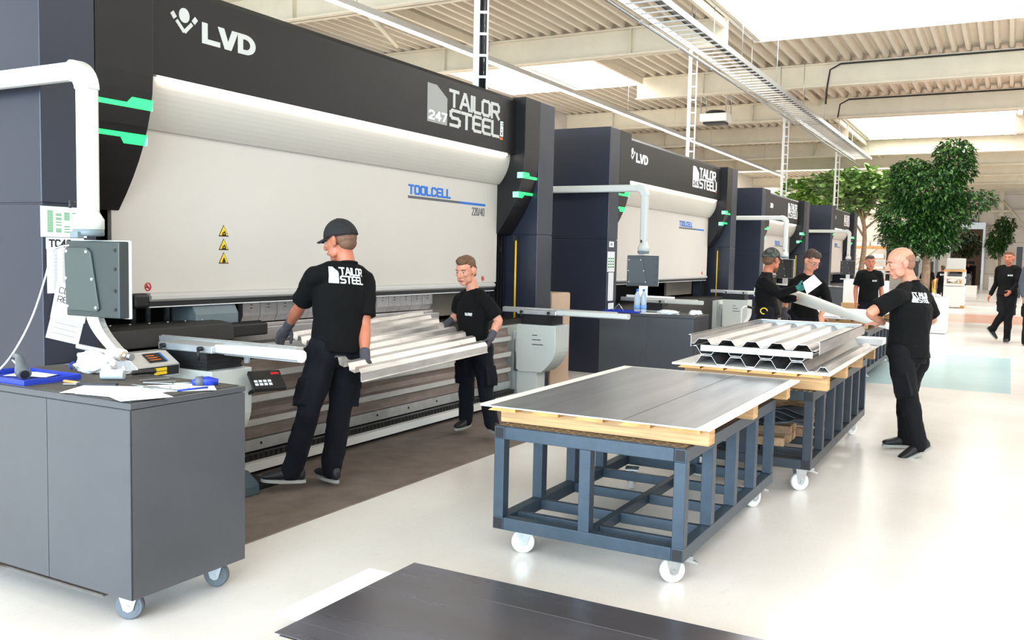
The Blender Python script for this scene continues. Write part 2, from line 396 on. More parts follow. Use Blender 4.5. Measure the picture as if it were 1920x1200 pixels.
mr = nn('ShaderNodeMapRange'); mr.inputs['To Min'].default_value = 0.14; mr.inputs['To Max'].default_value = 0.30; L(n1.outputs['Fac'], mr.inputs[0]); L(mr.outputs[0], b.inputs['Roughness'])
b.inputs['Specular IOR Level'].default_value = 0.5
MATS['resin_floor'] = m
YL, YR, XB, XF = 14.2, -13.0, -9.0, 65.0
o = struct('floor', MB().box(XB-0.2, YR-0.2, -0.2, XF+14, YL+0.2, 0.0), m); 
for v in o.data.vertices: v.co += ORG[o.name]
o.location = (0, 0, 0)

# walls
mb = MB(); DY0, DY1, DH = 1.62, 3.42, 3.82        # tall doorway in the far wall
mb.box(XF, YR, 0, XF+0.25, DY0, DECK+0.9); mb.box(XF, DY1, 0, XF+0.25, YL, DECK+0.9); mb.box(XF, DY0, DH, XF+0.25, DY1, DECK+0.9)
mb.mi(1)
for z in (0.98, 1.98, 2.98, 3.98, 4.98, 5.98):    # joints between the cladding panels
    mb.box(XF-0.004, YR, z, XF, DY0-0.12, z+0.03)
    mb.box(XF-0.004, DY1+0.12, z, XF, YL, z+0.03)
struct('wall_far', mb, [M_wall, mat('wall_joint', (176, 166, 156), 0.7)])
mb = MB().box(XB-0.2, YL, 0, XF, YL+0.2, DECK+0.9); struct('wall_left', mb, M_wall)
mb = MB()
mb.box(XB, YR-0.2, 0, XF, YR, 1.5); mb.box(XB, YR-0.2, 5.2, XF, YR, DECK+0.9)
for k in range(8): mb.box(XB+k*10.57-0.25, YR-0.2, 1.5, XB+k*10.57+0.25, YR, 5.2)
struct('wall_right', mb, M_wall)
mb = MB()
mb.box(XB-0.2, YR, 0, XB, YL, 0.5); mb.box(XB-0.2, YR, 5.2, XB, YL, DECK+0.9)
for y in (YR, -7.0, 10.8, YL): mb.box(XB-0.2, y-0.2, 0.5, XB, y+0.2, 5.2)
struct('wall_back', mb, M_wall)
# doorway frame and the room behind it
mb = MB(); mb.box(XF-0.18, DY1, 0, XF+0.3, DY1+0.14, DH+0.35); mb.box(XF-0.18, DY0-0.14, 0, XF+0.3, DY0, DH+0.35); mb.box(XF-0.22, DY0-0.14, DH, XF+0.3, DY1+0.14, DH+0.42)
o = struct('door_1', mb, M_galv)
mb = MB(); mb.box(XF+13.5, -2, 0, XF+13.7, 9, 7); mb.box(XF+0.3, -2.2, 0, XF+13.7, -2, 7); mb.box(XF+0.3, 9, 0, XF+13.7, 9.2, 7); mb.box(XF+0.3, -2, 7, XF+13.7, 9, 7.2)
struct('wall_room_behind', mb, mat('room_behind_wall', (150, 128, 112), 0.8))
area('door_room_lamp', (XF+6, 3.0, 6.9), 5, 5, 220, (1, 0.93, 0.85), (0, 0, 0))
# steel wall columns, wall rail and diagonal braces on the far wall
tn = [0]
def trim(mb, mats=None):
    tn[0] += 1; return struct('trim_%d' % tn[0], mb, mats or M_cream)
for y in (0.68, 6.2, 11.8, -5.0): trim(MB().box(XF-0.28, y-0.14, 0, XF-0.02, y+0.14, DECK))
trim(MB().box(XF-0.34, YR, 4.86, XF-0.1, YL, 5.02))
trim(MB().tube([(XF-0.4, 0.6, 5.6), (XF-0.4, -3.0, 1.0)], 0.07, 8))
trim(MB().tube([(XF-0.4, 4.2, 5.6), (XF-0.4, 9.4, 1.2)], 0.09, 8))
# roof deck: trapezoidal steel, ribs along the hall, open where the skylights are
def holes_at(x):  return [(c, d) for (a, bb, (c, d)) in SKYLIGHTS_AND_FILL if a <= x < bb]
xs = sorted(set([XB, XF]+[v for s in SKYLIGHTS_AND_FILL for v in (max(s[0], XB), min(s[1], XF))]))
pitch = 0.30; mb = MB()
for i in range(len(xs)-1):
    a, bb = xs[i], xs[i+1]
    if bb-a < 1e-3: continue
    hs = holes_at((a+bb)/2); y = YR
    while y < YL-1e-6:
        cy = y+pitch/2
        if not any(c-0.05 < cy < d+0.05 for c, d in hs):
            prof = [(y, DECK), (y+0.075, DECK), (y+0.115, DECK+0.14), (y+0.26, DECK+0.14), (y+0.30, DECK)]
            n = len(prof); mb.add([(a, p[0], p[1]) for p in prof]+[(bb, p[0], p[1]) for p in prof], [(k, k+1, n+k+1, n+k) for k in range(n-1)])
        y += pitch
o = struct('ceiling', mb, M_deck)
# skylight curbs and panes, for the unseen added fill ones too
pane_m = mat('skylight_sheet', (250, 250, 250), 0.6, emit=(255, 253, 248), es=1.4)
for i, (a, bb, (c, d)) in enumerate(SKYLIGHTS_AND_FILL):
    mb = MB(); t = 0.06; z0, z1 = DECK-0.02, DECK+0.75
    mb.box(a-t, c-t, z0, bb+t, c, z1); mb.box(a-t, d, z0, bb+t, d+t, z1); mb.box(a-t, c, z0, a, d, z1); mb.box(bb, c, z0, bb+t, d, z1)
    mb.mi(1); mb.box(a-t, c-t, z1, bb+t, d+t, z1+0.05)
    struct('window_%d' % (i+1), mb, [M_whitepaint, pane_m])
# roof beams across the hall
def ibeam(x, y0, y1):
    mb = MB(); z0 = 6.0; z1 = DECK-0.01
    mb.box(x-0.14, y0, z0, x+0.14, y1, z0+0.03); mb.box(x-0.14, y0, z1-0.03, x+0.14, y1, z1); mb.box(x-0.012, y0, z0, x+0.012, y1, z1)
    for yy in (-7.3, -1.4, 7.55, 12.4):
        if y0+0.2 < yy < y1-0.2:
            mb.box(x-0.135, yy-0.012, z0+0.03, x+0.135, yy+0.012, z1-0.03)
            for k in range(4):
                for s in (-0.05, 0.05): mb.cyl((x-0.03, yy+s*0+0.05, z0+0.12+k*0.12), (x-0.013, yy+0.05, z0+0.12+k*0.12), 0.014, 6)
    for yy in (y0+0.12, y1-0.12):
        for k in range(2): mb.cyl((x-0.03, yy, z0+0.2+k*0.16), (x-0.013, yy, z0+0.2+k*0.16), 0.016, 6)
    return mb
for n in range(-4, 9):
    x = 19.0+5.35*n
    if x > XF-1: break
    segs = [(YR, YL)]
    for (a, bb, (c, d)) in SKYLIGHTS_AND_FILL:
        if a+0.5 < x < bb-0.5:
            new = []
            for (p, q) in segs:
                if c > p and d < q: new += [(p, c-0.02), (d+0.02, q)]
                elif d >= q and c > p: new += [(p, c-0.02)]
                else: new.append((p, q))
            segs = new
    for (p, q) in segs:
        if q-p > 0.3: trim(ibeam(x, p, q))
# trimmer channels beside the skylights, running along the hall
for (y, x0, x1) in ((5.52, 8.3, 19.0), (5.52, 24.35, 46.0), (11.22, 13.65, 24.2), (9.3, 19.2, 24.2), (5.6, 45.75, 60.0)):
    trim(MB().box(x0, y-0.04, DECK-0.2, x1, y+0.04, DECK-0.03))
trim(MB().tube([(14.0, 10.9, 6.05), (17.2, 12.6, 6.3)], 0.06, 6))
# high conduit clipped under the right-hand beams
for n in (2, 3, 5):
    x = 19.0+5.35*n-0.16 if n != 3 else 19.0+5.35*2-0.16
mb = MB(); xx = 24.35-0.17
mb.tube([(xx, -9, 6.53), (xx, 4.0, 6.53), (xx, 4.25, 6.4), (xx, 4.3, 6.0), (xx, 4.32, 5.55)], 0.022, 6); tag(build('conduit', mb, M_cable), 'dark conduit along the top of the nearer right-hand roof beam, dropping to the cable ladder', 'conduit')
mb = MB(); xx = 29.7-0.17
mb.tube([(xx, -9, 6.53), (xx, 4.6, 6.53), (xx, 4.85, 6.4), (xx, 4.9, 6.0)], 0.022, 6); tag(build('conduit', mb, M_cable), 'dark conduit along the second right-hand roof beam, just behind the first one', 'conduit')

# hanging cable ladder above the machines
def ladder(name, label, p0, p1, lat, width, rung, railh, group=None, cables=0, cat='cable ladder'):
    """cable ladder from p0 to p1; lat = unit vector across"""
    p0, p1, lat = Vector(p0), Vector(p1), Vector(lat); d = (p1-p0); Ln = d.length; d.normalize(); nrm = d.cross(lat)
    t = thing(name, label, cat, tuple(p0 if p0.z < p1.z else p1) if abs(d.z) > 0.9 else tuple((p0+p1)/2), group)
    def bar(mb, a, bb, w, h):
        dd = (bb-a).normalized(); s = lat if abs(dd.dot(lat)) < 0.5 else d; q = dd.cross(s).normalized()
        vs = [a+s*sx*w/2+q*sy*h/2 for sx, sy in ((-1, -1), (1, -1), (1, 1), (-1, 1))]+[bb+s*sx*w/2+q*sy*h/2 for sx, sy in ((-1, -1), (1, -1), (1, 1), (-1, 1))]
        mb.add(vs, [(0, 3, 2, 1), (4, 5, 6, 7), (0, 1, 5, 4), (1, 2, 6, 5), (2, 3, 7, 6), (3, 0, 4, 7)])
    for s in (-1, 1):
        mb = MB(); bar(mb, p0+lat*s*width/2, p1+lat*s*width/2, 0.02, railh); build('side_rail', mb, M_galv if abs(d.z) < 0.5 else M_whitepaint, t)
    n = int(Ln/rung)
    for k in range(min(n, 95)):
        c = p0+d*(rung*(k+0.5)); mb = MB(); bar(mb, c-lat*width/2, c+lat*width/2, 0.03, 0.02); build('rung', mb, M_whitepaint, t)
    for k in range(cables):
        off = lat*(-width*0.3+width*0.6*k/max(1, cables-1))+nrm*0.03
        mb = MB().tube([p0+off, p0+off+d*Ln*0.33+lat*0.012*math.sin(k*2), p0+off+d*Ln*0.66, p1+off], 0.014, 6); build('cable', mb, M_cable, t)
    return t
tray = ladder('cable_ladder', 'long galvanised cable ladder hanging under the roof above the machines', (7.5, 5.13, 5.5), (37.0, 5.13, 5.5), (0, 1, 0), 0.6, 0.32, 0.10, cables=0)
mb = MB()
for k in range(5): mb.tube([(7.5, 4.92+0.028*k, 5.53)]+[(7.5+2.5*j, 4.92+0.028*k+0.01*math.sin(j*1.7+k), 5.53) for j in range(1, 12)]+[(37, 4.92+0.028*k, 5.53)], 0.011, 5)
build('cable_bundle', mb, M_cable, tray)
for x in range(9, 37, 3):
    for y in (4.84, 5.42):
        build('hanger_rod', MB().tube([(x, y, 5.5), (x, y, DECK)], 0.008, 5), M_zinc, tray)
mb = MB(); mb.tube([(7.5, 5.46, 5.38), (38, 5.46, 5.38)], 0.028, 8)
for x in range(8, 38, 2): mb.tube([(x, 5.46, 5.38), (x+0.06, 5.46, 5.38)], 0.036, 8)
tag(build('steel_pipe', mb, M_zinc), 'thin steel air pipe with couplings running along the left of the cable ladder', 'pipe')
for X0, lb in ((9.345, 'white vertical cable ladder full of black cables, behind the nearest press'), (17.37, 'white vertical cable ladder dropping behind the second press'), (25.73, 'white vertical cable ladder dropping behind the third press'), (34.23, 'white vertical cable ladder farthest away, in front of the fig trees')):
    near = X0 < 10
    t = ladder('cable_drop_ladder', lb, (X0, 5.62, {9.345: 3.29, 17.37: 3.29, 25.73: 3.115, 34.23: 3.24}[X0]), (X0, 5.62, 5.5 if not near else 6.5), (0.48, -0.877, 0), 0.15, 0.25, 0.05, 'vertical cable ladders above the presses', cables=5 if near else 1)
# light rail further left
for o in [x for x in COL.objects if x.name.startswith('cable_drop_ladder')]:
    l = o.location; h_ = 6.55-l.z if l.x < 10 else 5.62-l.z; c = Vector((l.x, l.y, 0))-Vector((0.48, -0.877, 0))*0.055; q = Vector((0.48, -0.877, 0))*0.035; n_ = Vector((0.877, 0.48, 0))*0.012
    mb = MB(); vs = [c+q*a+n_*b_+Vector((0, 0, z)) for z in (l.z, l.z+h_) for a, b_ in ((-1, -1), (1, -1), (1, 1), (-1, 1))]
    mb.add(vs, [(0, 3, 2, 1), (4, 5, 6, 7), (0, 1, 5, 4), (1, 2, 6, 5), (2, 3, 7, 6), (3, 0, 4, 7)]); build('slotted_profile', mb, M_whitepaint, o)
    build('hanger_rod', MB().cyl(c+Vector((0, 0, l.z+h_-0.05)), c+Vector((0, 0, DECK+0.13)), 0.008, 6), M_zinc, o)

mb = MB().box(6, 9.54, 5.52, 44, 9.66, 5.62); t = thing('light_rail', 'long white lighting rail hanging left of the cable ladder under the roof', 'light rail', (25, 9.6, 5.5))
build('rail_body', mb, M_alu, t); build('tube_cover', MB().box(6, 9.56, 5.49, 44, 9.64, 5.52), mat('tube_light_cover', (255, 255, 255), 0.5, emit=(255, 252, 246), es=2.0), t)
for x in range(8, 44, 4): build('hanger_wire', MB().tube([(x, 9.6, 5.6), (x, 9.6, DECK)], 0.006, 4), M_zinc, t)
# small fan heater hanging under the roof
def heater():
    c = at(1342, 222, 25.0); t = thing('fan_heater', 'small white fan heater hanging on rods between the roof beams', 'heater', tuple(c))
    build('casing', MB().cbox(c.x, c.y, c.z, 0.55, 0.75, 0.22), M_whitepaint, t, 0.02)
    build('intake', MB().lathe([(0.24, 0.11), (0.28, 0.17), (0.22, 0.2)], c), M_cable, t)
    build('louvre', MB().cbox(c.x, c.y, c.z-0.14, 0.4, 0.6, 0.05), M_cable, t)
    for sx in (-0.25, 0.25):
        for sy in (-0.35, 0.35): build('hanger_rod', MB().tube([(c.x+sx, c.y+sy, c.z+0.1), (c.x+sx, c.y+sy, DECK)], 0.012, 4), M_zinc, t)
heater()
# ================================================================== PRESS BRAKES
YC = 4.7
def press(x0, W, top, label, full):
    """x0 left side, W width, top height; front columns at YC"""
    s = (W-1.4)/4.954; dz = 3.285-top
    def Z(z): return z if z < 1.7 else z-dz*min(1.0, (z-1.7)/0.3)
    t = thing('press_brake', label, 'press brake', (x0+W/2, YC+1.0, 0), 'press brakes standing in a row')
    xl, xr = x0, x0+W
    # side housings, with the joint line at 1.8 m
    for sgn, xa, xb in ((0, xl, xl+0.34), (1, xr-0.375, xr)):
        mb = MB()
        mb.box(xa, YC, Z(1.80)+0.004, xb, YC+2.3, top); mb.box(xa, YC, 0.0, xb, YC+2.3, Z(1.80)-0.004)
        mb.box(xa+0.01, YC+0.01, Z(1.80)-0.01, xb-0.01, YC+2.29, Z(1.80)+0.01)
        build('side_housing', mb, M_darkblue, t, 0.006)
    # curved brackets flanking the header
    for xa, xb, inner in ((xl+0.345, xl+0.75, 1), (xr-0.715, xr-0.38, -1)):
        zt, zb, za = top, Z(1.80), Z(2.62)
        prof = [(YC, zt), (YC, za)]
        for k in range(1, 9):
            q = k/8; prof.append((YC+0.31*(1-math.cos(q*PI/2*0.98)) if False else YC+0.33*q**1.9, za-(za-zb)*q))
        prof += [(YC+0.36, zb), (YC+2.0, zb), (YC+2.0, zt)]
        mb = MB().prism(prof, 0, xa, xb); build('column_bracket', mb, M_dark, t, 0.004)
        # status lights on the bracket
        for zc, y in ((2.425, YC+0.020), (2.25, YC+0.062)):
            zc = Z(zc); flip = 1 if zc > Z(2.4) else -1
            yy = [p[0] for p in prof if abs(p[1]-zc) < 0.12]; yb = YC+0.33*max(0, (za-zc)/(za-zb))**1.9
            def py(z): return YC+0.33*max(0, (za-z)/(za-zb))**1.9-0.005
            w = xb-xa; outer, innr = (xa+0.0, xb+0.004) if inner == 1 else (xb-0.0, xa-0.004)
            q = [outer, outer+(innr-outer)*0.55, outer+(innr-outer)*0.63, innr]
            h = 0.014
            mb = MB()
            poly = [(q[0], zc-h), (q[1], zc-h), (q[2], zc-h), (q[3], zc-h), (q[3], zc+h+0.035), (q[2], zc+h+0.035), (q[1], zc+h), (q[0], zc+h)]
            if flip < 0: poly = [(p[0], 2*zc-p[1]) for p in poly]
            mb.add([(p[0], py(p[1]), p[1]) for p in poly]+[(p[0], py(p[1])+0.01, p[1]) for p in poly], [tuple(range(8)), tuple(range(8, 16))[::-1]]+[(i, (i+1) % 8, 8+(i+1) % 8, 8+i) for i in range(8)])
            # pale wrap on the inner edge
            mb.mi(1); zl, zh = (zc-h, zc+h+0.035) if flip > 0 else (zc-h-0.035, zc+h)
            mb.box(innr-0.004, py(zc), zl, innr+0.004, py(zc)+0.07, zh)
            build('status_light', mb, [M_green, M_greenpale], t)
    hx0, hx1 = xl+0.75, xr-0.72
    # header beam
    zh = Z(2.665)
    mb = MB().prism([(YC+0.12, zh), (YC+0.12, top-0.05), (YC+0.15, top-0.01), (YC+2.0, top-0.01), (YC+2.0, zh)], 0, hx0-0.01, hx1+0.01)
    build('header_cover', mb, M_dark, t, 0.004)
    # light strip and rolled valance
    build('light_strip', MB().box(hx0+0.18, YC+0.16, zh-0.018, hx1-0.1, YC+0.20, zh-0.002), M_lamp, t)
    zv = Z(2.345); prof = []
    for k in range(11):
        q = k/10; ang = q*PI*0.5
        prof.append((YC+0.185+0.13*(q**2.2), zh-(zh-zv)*math.sin(ang*0.98)**1.0 if False else zh-(zh-zv)*q))
    prof += [(YC+0.345, zv), (YC+0.40, zh)]
    build('valance', MB().prism(prof, 0, hx0-0.01, hx1+0.01), M_valance, t)
    # big white front panel
    yp = YC+0.34; zb = 1.262
    build('front_panel', MB().box(xl+0.70, yp, zb, xr-0.70, yp+0.04, zv+0.15), M_panel, t, 0.003)
    mb = MB(); rx0, rx1 = xl+0.97, xr-0.79
    mb.prism([(yp-0.03, zb-0.055), (yp-0.045, zb-0.04), (yp-0.045, zb-0.018), (yp-0.03, zb-0.012), (yp-0.03, zb), (yp+0.03, zb), (yp+0.03, zb-0.055)], 0, rx0, rx1)
    build('bottom_rail', mb, mat('pale_aluminium', (206, 202, 198), 0.35, 0.25), t)
    mb = MB().box(rx0, yp-0.02, zb-0.09, rx1, yp+0.03, zb-0.056).mi(1).box(rx0, yp-0.025, zb-0.096, rx1, yp+0.03, zb-0.09)
    build('rail_seal', mb, [M_black, M_white], t)
    mb = MB().box(rx0-0.13, yp-0.035, zb-0.1, rx0-0.005, yp+0.03, zb-0.002); build('rail_end_cap', mb, M_black, t, 0.02)
    # lettering
    mb = MB(); f = lambda a, z, o: (a, YC+0.12-o, z)
    s2 = min(1.0, s)
    lx = xl+0.97*1.0; lw = 0.74*s2; lz = Z(2.91)
    q = []
    # little figure: round head, two bent arms with cuffs
    cx, cz, R = lx+lw*0.17, lz+0.175*s2, 0.043*s2
    q.append([Vector((cx+R*math.cos(2*PI*k/20), cz+R*1.1*math.sin(2*PI*k/20))) for k in range(20)])
    A = lambda pts, tt: q.extend(stroke_quads([(cx+p[0]*s2, cz+p[1]*s2) for p in pts], tt*s2))
    A([(-0.056, -0.050), (-0.008, -0.098), (0.008, -0.098), (0.056, -0.050)], 0.024)
    A([(-0.083, -0.020), (-0.091, -0.010)], 0.032); A([(0.083, -0.020), (0.091, -0.010)], 0.032)
    bx, bz, hh = lx+lw*0.37, lz+0.03*s2, 0.138*s2
    pl2 = lambda ox, w_, pts: [Vector((bx+(ox+a*w_)*s2, bz+b2*hh)) for a, b2 in pts]
    q += [pl2(0, 0.158, [(0, 0), (0.30, 0), (0.30, 1), (0, 1)]), pl2(0, 0.158, [(0.30, 0), (1, 0), (1, 0.25), (0.30, 0.25)])]
    q += [pl2(0.138, 0.185, [(0, 1), (0.30, 1), (0.62, 0), (0.34, 0)]), pl2(0.138, 0.185, [(0.38, 0), (0.66, 0), (1, 1), (0.70, 1)])]
    q += [pl2(0.322, 0.168, [(0, 0), (0.28, 0), (0.28, 1), (0, 1)]), pl2(0.322, 0.168, [(0.28, 0), (0.44, 0), (0.44, 0.24), (0.28, 0.24)]), pl2(0.322, 0.168, [(0.28, 0.76), (0.44, 0.76), (0.44, 1), (0.28, 1)])]
    for k in range(12):
        a0, a1 = PI/2-PI*k/12, PI/2-PI*(k+1)/12
        q.append(pl2(0.322, 0.168, [(0.43+0.57*math.cos(a0), 0.5+0.5*math.sin(a0)), (0.43+0.57*math.cos(a1), 0.5+0.5*math.sin(a1)), (0.43+0.27*math.cos(a1), 0.5+0.26*math.sin(a1)), (0.43+0.27*math.cos(a0), 0.5+0.26*math.sin(a0))]))
    quads_to(mb, q, f, 0.003); build('maker_logo', mb, M_silver if full else M_white, t)
    LW, LH = 1.43*s2, 0.355; ox = xl+3.92*s if s < 1 else xl+3.92; oz = Z(2.795)
    if s < 1: ox = xr-0.99-LW*0.98
    lg = logo_quads(LW, LH); mats_l = dict(emblem=M_greylet if full else M_white, letters=M_silver if full else M_white, number=M_white if full else M_greybar, com=M_white, dot=M_orange)
    for k, off in (('emblem', 0.003), ('number', 0.005), ('letters', 0.004), ('com', 0.004), ('dot', 0.004)):
        mb = quads_to(MB(), lg[k], lambda a, z, o: (ox+a, YC+0.12-o, oz+z), off); build({'emblem': 'owner_emblem', 'number': 'emblem_number', 'letters': 'owner_lettering', 'com': 'owner_suffix', 'dot': 'owner_dot'}[k], mb, mats_l[k], t)
    g = lambda a, z, o: (a, yp-o, z)
    tx = xl+3.94 if s >= 1 else xl+0.7+(W-1.4)*0.56; bw = 1.44*s2; tz = Z(2.10)
    qq, ex = text_quads('TOOLCELL', 0.075, tx+0.01, tz+0.035, 0.019, gap=0.27, wf=0.86); k = 0.52*bw/(ex-tx-0.01)
    qq = [[Vector((tx+(p[0]-tx)*k, p[1])) for p in q] for q in qq]
    build('model_name', quads_to(MB(), qq, g, 0.003), M_blue, t)
    mb = MB().box(tx, yp-0.003, tz-0.012, tx+bw*0.64, yp, tz+0.012).mi(1).box(tx+bw*0.64, yp-0.003, tz-0.012, tx+bw, yp, tz+0.012)
    build('model_stripe', mb, [M_greybar, M_blue], t)
    if full:
        qq, ex = text_quads('220/40', 0.075, tx+bw-0.27, tz-0.115, 0.009, gap=0.22, wf=0.6)
        build('model_number', quads_to(MB(), qq, g, 0.003), M_greybar, t)
        for k in range(3):
            zc = 1.695-0.099*k; xc = xl+1.64; r = 0.048
            mb = MB(); tri = lambda r, dz=0: [Vector((xc-r, zc-r*0.75+dz)), Vector((xc+r, zc-r*0.75+dz)), Vector((xc, zc+r*0.98+dz))]
            quads_to(mb, [tri(r)], g, 0.002); mb.mi(1); quads_to(mb, [tri(r*0.8, -0.0)], g, 0.004); mb.mi(0)
            pic = [[(-0.014, -0.018), (0.016, -0.02)], [(-0.01, -0.008), (0.006, 0.004), (0.014, -0.012)]] if k < 2 else [[(-0.012, -0.018), (0.0, 0.006), (0.012, -0.016)], [(0, -0.02), (0, 0.008)]]
            for pl in pic: quads_to(mb, stroke_quads([(xc+p[0], zc-0.006+p[1]) for p in pl], 0.009), g, 0.006)
            build('warning_sticker', mb, [M_ink, M_yellow], t)
    for xc in ((xl+0.974, xr-1.0) if full else (xr-1.0,)):
        r = 0.026; zc = 1.30+0.005; mb = MB()
        ring = []
        for k in range(24):
            a0, a1 = 2*PI*k/24, 2*PI*(k+1)/24
            ring.append([Vector((xc+r*math.cos(a0), zc+r*1.1*math.sin(a0))), Vector((xc+r*math.cos(a1), zc+r*1.1*math.sin(a1))), Vector((xc+r*0.76*math.cos(a1), zc+r*0.84*math.sin(a1))), Vector((xc+r*0.76*math.cos(a0), zc+r*0.84*math.sin(a0)))])
        quads_to(mb, ring+stroke_quads([(xc-r*0.6, zc+r*0.65), (xc+r*0.6, zc-r*0.65)], 0.008), g, 0.004); mb.mi(1)
        quads_to(mb, stroke_quads([(xc-0.014, zc-0.004), (xc+0.01, zc-0.004)], 0.007), g, 0.002)
        build('no_smoking_sticker', mb, [M_red, M_ink], t)
    # recess beside the panel under the brackets: dark guides and the yellow guard strip
    for a, bb in ((xl+0.34, xl+0.70), (xr-0.69, xr-0.375)):
        build('guide_recess', MB().box(a, YC+0.45, 0.75, bb, YC+0.6, Z(1.80)), M_dark if a < xl+1 else M_darkblue, t)
    a = xr-0.69
    mb = MB()
    for xx in (a+0.05, a+0.13, a+0.2, a+0.26): mb.box(xx, YC+0.40, 0.75, xx+0.018, YC+0.45, Z(1.79))
    mb.box(a+0.105, YC+0.37, Z(1.60), a+0.16, YC+0.42, Z(1.66)); build('guide_rail', mb, M_black, t)
    build('yellow_guard', MB().cyl((a+0.178, YC+0.2, 0.78), (a+0.178, YC+0.2, Z(1.74)), 0.011, 8), M_yellowpole, t)
    build('guard_clip', MB().box(a+0.16, YC+0.19, Z(1.73), a+0.20, YC+0.23, Z(1.79)), M_black, t)
    # machine body inside the opening
    yb = YC+0.62
    build('rear_plate', MB().box(xl+4.2*s, yb, 0.9, xr-0.70, yb+0.04, zv), M_taupe, t)
    build('rear_interior', MB().box(xl+0.34, yb+0.5, 0.7, xr-0.34, yb+0.55, zv), M_blackm, t)
    build('upper_beam', MB().box(xl+0.75, yp+0.10, 1.30, xr-0.72, yb+0.4, zv), M_steelblk, t)
    build('bed', MB().box(xl+0.36, YC+0.10, 0.02, xr-0.37, YC+0.9, 0.86), M_steelblk, t)
    if full:
        # tooling: row of upper punches with engraved numbers and slots, lower dies
        for i in range(14):
            xa = xl+1.95+i*0.187; xb = xa+0.18
            mb = MB().prism([(yb-0.16, 1.26), (yb-0.16, 1.055), (yb-0.13, 1.0), (yb-0.11, 1.0), (yb-0.10, 1.26)], 0, xa, xb)
            mb.mi(1).box(xa+0.07, yb-0.175, 1.195, xa+0.10, yb-0.16, 1.215)
            for kz in (1.16, 1.135, 1.11): mb.box(xa+0.075, yb-0.163, kz, xa+0.1, yb-0.16, kz+0.006)
            build('upper_punch', mb, [M_tool, M_ink], t, 0.002)
        mb = MB(); mb.box(xl+1.4, yb-0.22, 0.86, xl+4.6, yb-0.02, 0.965); mb.box(xl+1.4, yb-0.14, 0.965, xl+4.6, yb-0.10, 0.99); build('lower_die', mb, M_tool, t, 0.004)
        # tool gripper and dark ledge at left
        mb = MB().prism([(yb-0.32, 1.02), (yb-0.32, 1.1), (yb-0.25, 1.22), (yb-0.05, 1.22), (yb-0.05, 1.02)], 0, xl+1.35, xl+1.75); build('tool_gripper', mb, M_greyblue, t, 0.01)
        build('gripper_head', MB().box(xl+1.45, yb-0.42, 0.93, xl+1.95, yb-0.2, 1.02), M_steelblk, t, 0.01)
        mb = MB().prism([(YC+0.08, 0.93), (YC+0.1, 1.045), (YC+0.22, 1.06), (YC+0.4, 1.06), (YC+0.4, 0.93)], 0, xl+0.36, xl+1.5); build('front_ledge', mb, M_steelblk, t, 0.006)
        for i in range(7):
            build('ledge_bolt', MB().cyl((xl+0.5+i*0.15, YC+0.3, 1.06), (xl+0.5+i*0.15, YC+0.3, 1.068), 0.008, 6), M_zinc, t)
        # perforated storage plates with studs
        mb = MB(); mb.box(xl+1.62, YC+0.30, 0.93, xl+1.98, YC+0.32, 1.03); mb.mi(1)
        for i in range(9):
            for j in range(3): mb.cbox(xl+1.65+i*0.037, YC+0.296, 0.95+j*0.028, 0.014, 0.006, 0.014)
        build('stud_plate', mb, [M_blackm, M_white], t)
        for xx in (xl+1.0, xl+1.12, xl+1.28): build('guide_column', MB().cyl((xx, yb-0.1, 0.95), (xx, yb-0.1, 1.6), 0.02, 8), M_zinc, t)
    # sheet-follower track along the foot: T-slot rail, chain, ledge
    yf = YC-0.10; fx0, fx1 = xl+0.92, xr-1.12
    mb = MB().box(fx0, yf, 0.155, fx1, yf+0.06, 0.235); mb.mi(1)
    for k in range(int((fx1-fx0-0.25)/0.45)):
        mb.cyl((fx0+0.2+k*0.45, yf-0.004, 0.20), (fx0+0.2+k*0.45, yf, 0.20), 0.010, 8)
    build('track_rail', mb, [M_galv, M_ink], t)
    mb = MB().box(fx0, yf-0.05, 0.10, fx1, yf+0.02, 0.145)
    for k in range(int((fx1-fx0)/0.05)): mb.box(fx0+k*0.05, yf-0.056, 0.105, fx0+k*0.05+0.025, yf-0.05, 0.14)
    build('cable_chain', mb, M_black, t)
    build('foot_ledge', MB().box(fx0, yf-0.11, 0.04, fx1, yf-0.04, 0.10), M_whitepaint, t, 0.004)
    build('base_plinth', MB().box(fx0+0.05, yf-0.05, 0.0, fx1-0.05, yf+0.18, 0.04), M_blackm, t)
    # lower housing right of the track
    mb = MB().box(xr-1.05, YC+0.02, 0.04, xr-0.40, YC+0.12, 0.80); mb.box(xr-0.86, YC-0.06, 0.10, xr-0.52, YC+0.02, 0.74); build('lower_cover', mb, M_greywhite, t, 0.006)
    build('support_cylinder', MB().cyl((xr-0.92, YC-0.06, 0.32), (xr-0.92, YC-0.06, 0.66), 0.03, 14), M_zinc, t)
    return t

PX = [(3.146, 6.354, 3.285, True), (11.17, 6.354, 3.285, False), (19.53, 5.21, 3.11, False), (28.03, 5.2, 3.235, False)]
PL = ['nearest press brake, large white front panel, two men holding a ribbed sheet at it',
      'second press brake in the row, blue-grey side wall, small screen hanging before its panel',
      'third press brake in the row, behind the man in glasses, lower than the second one',
      'farthest press brake in the row, narrow in view, beside the fig trees']
for (x0, W, tp, fl), lb in zip(PX, PL): press(x0, W, tp, lb, fl)

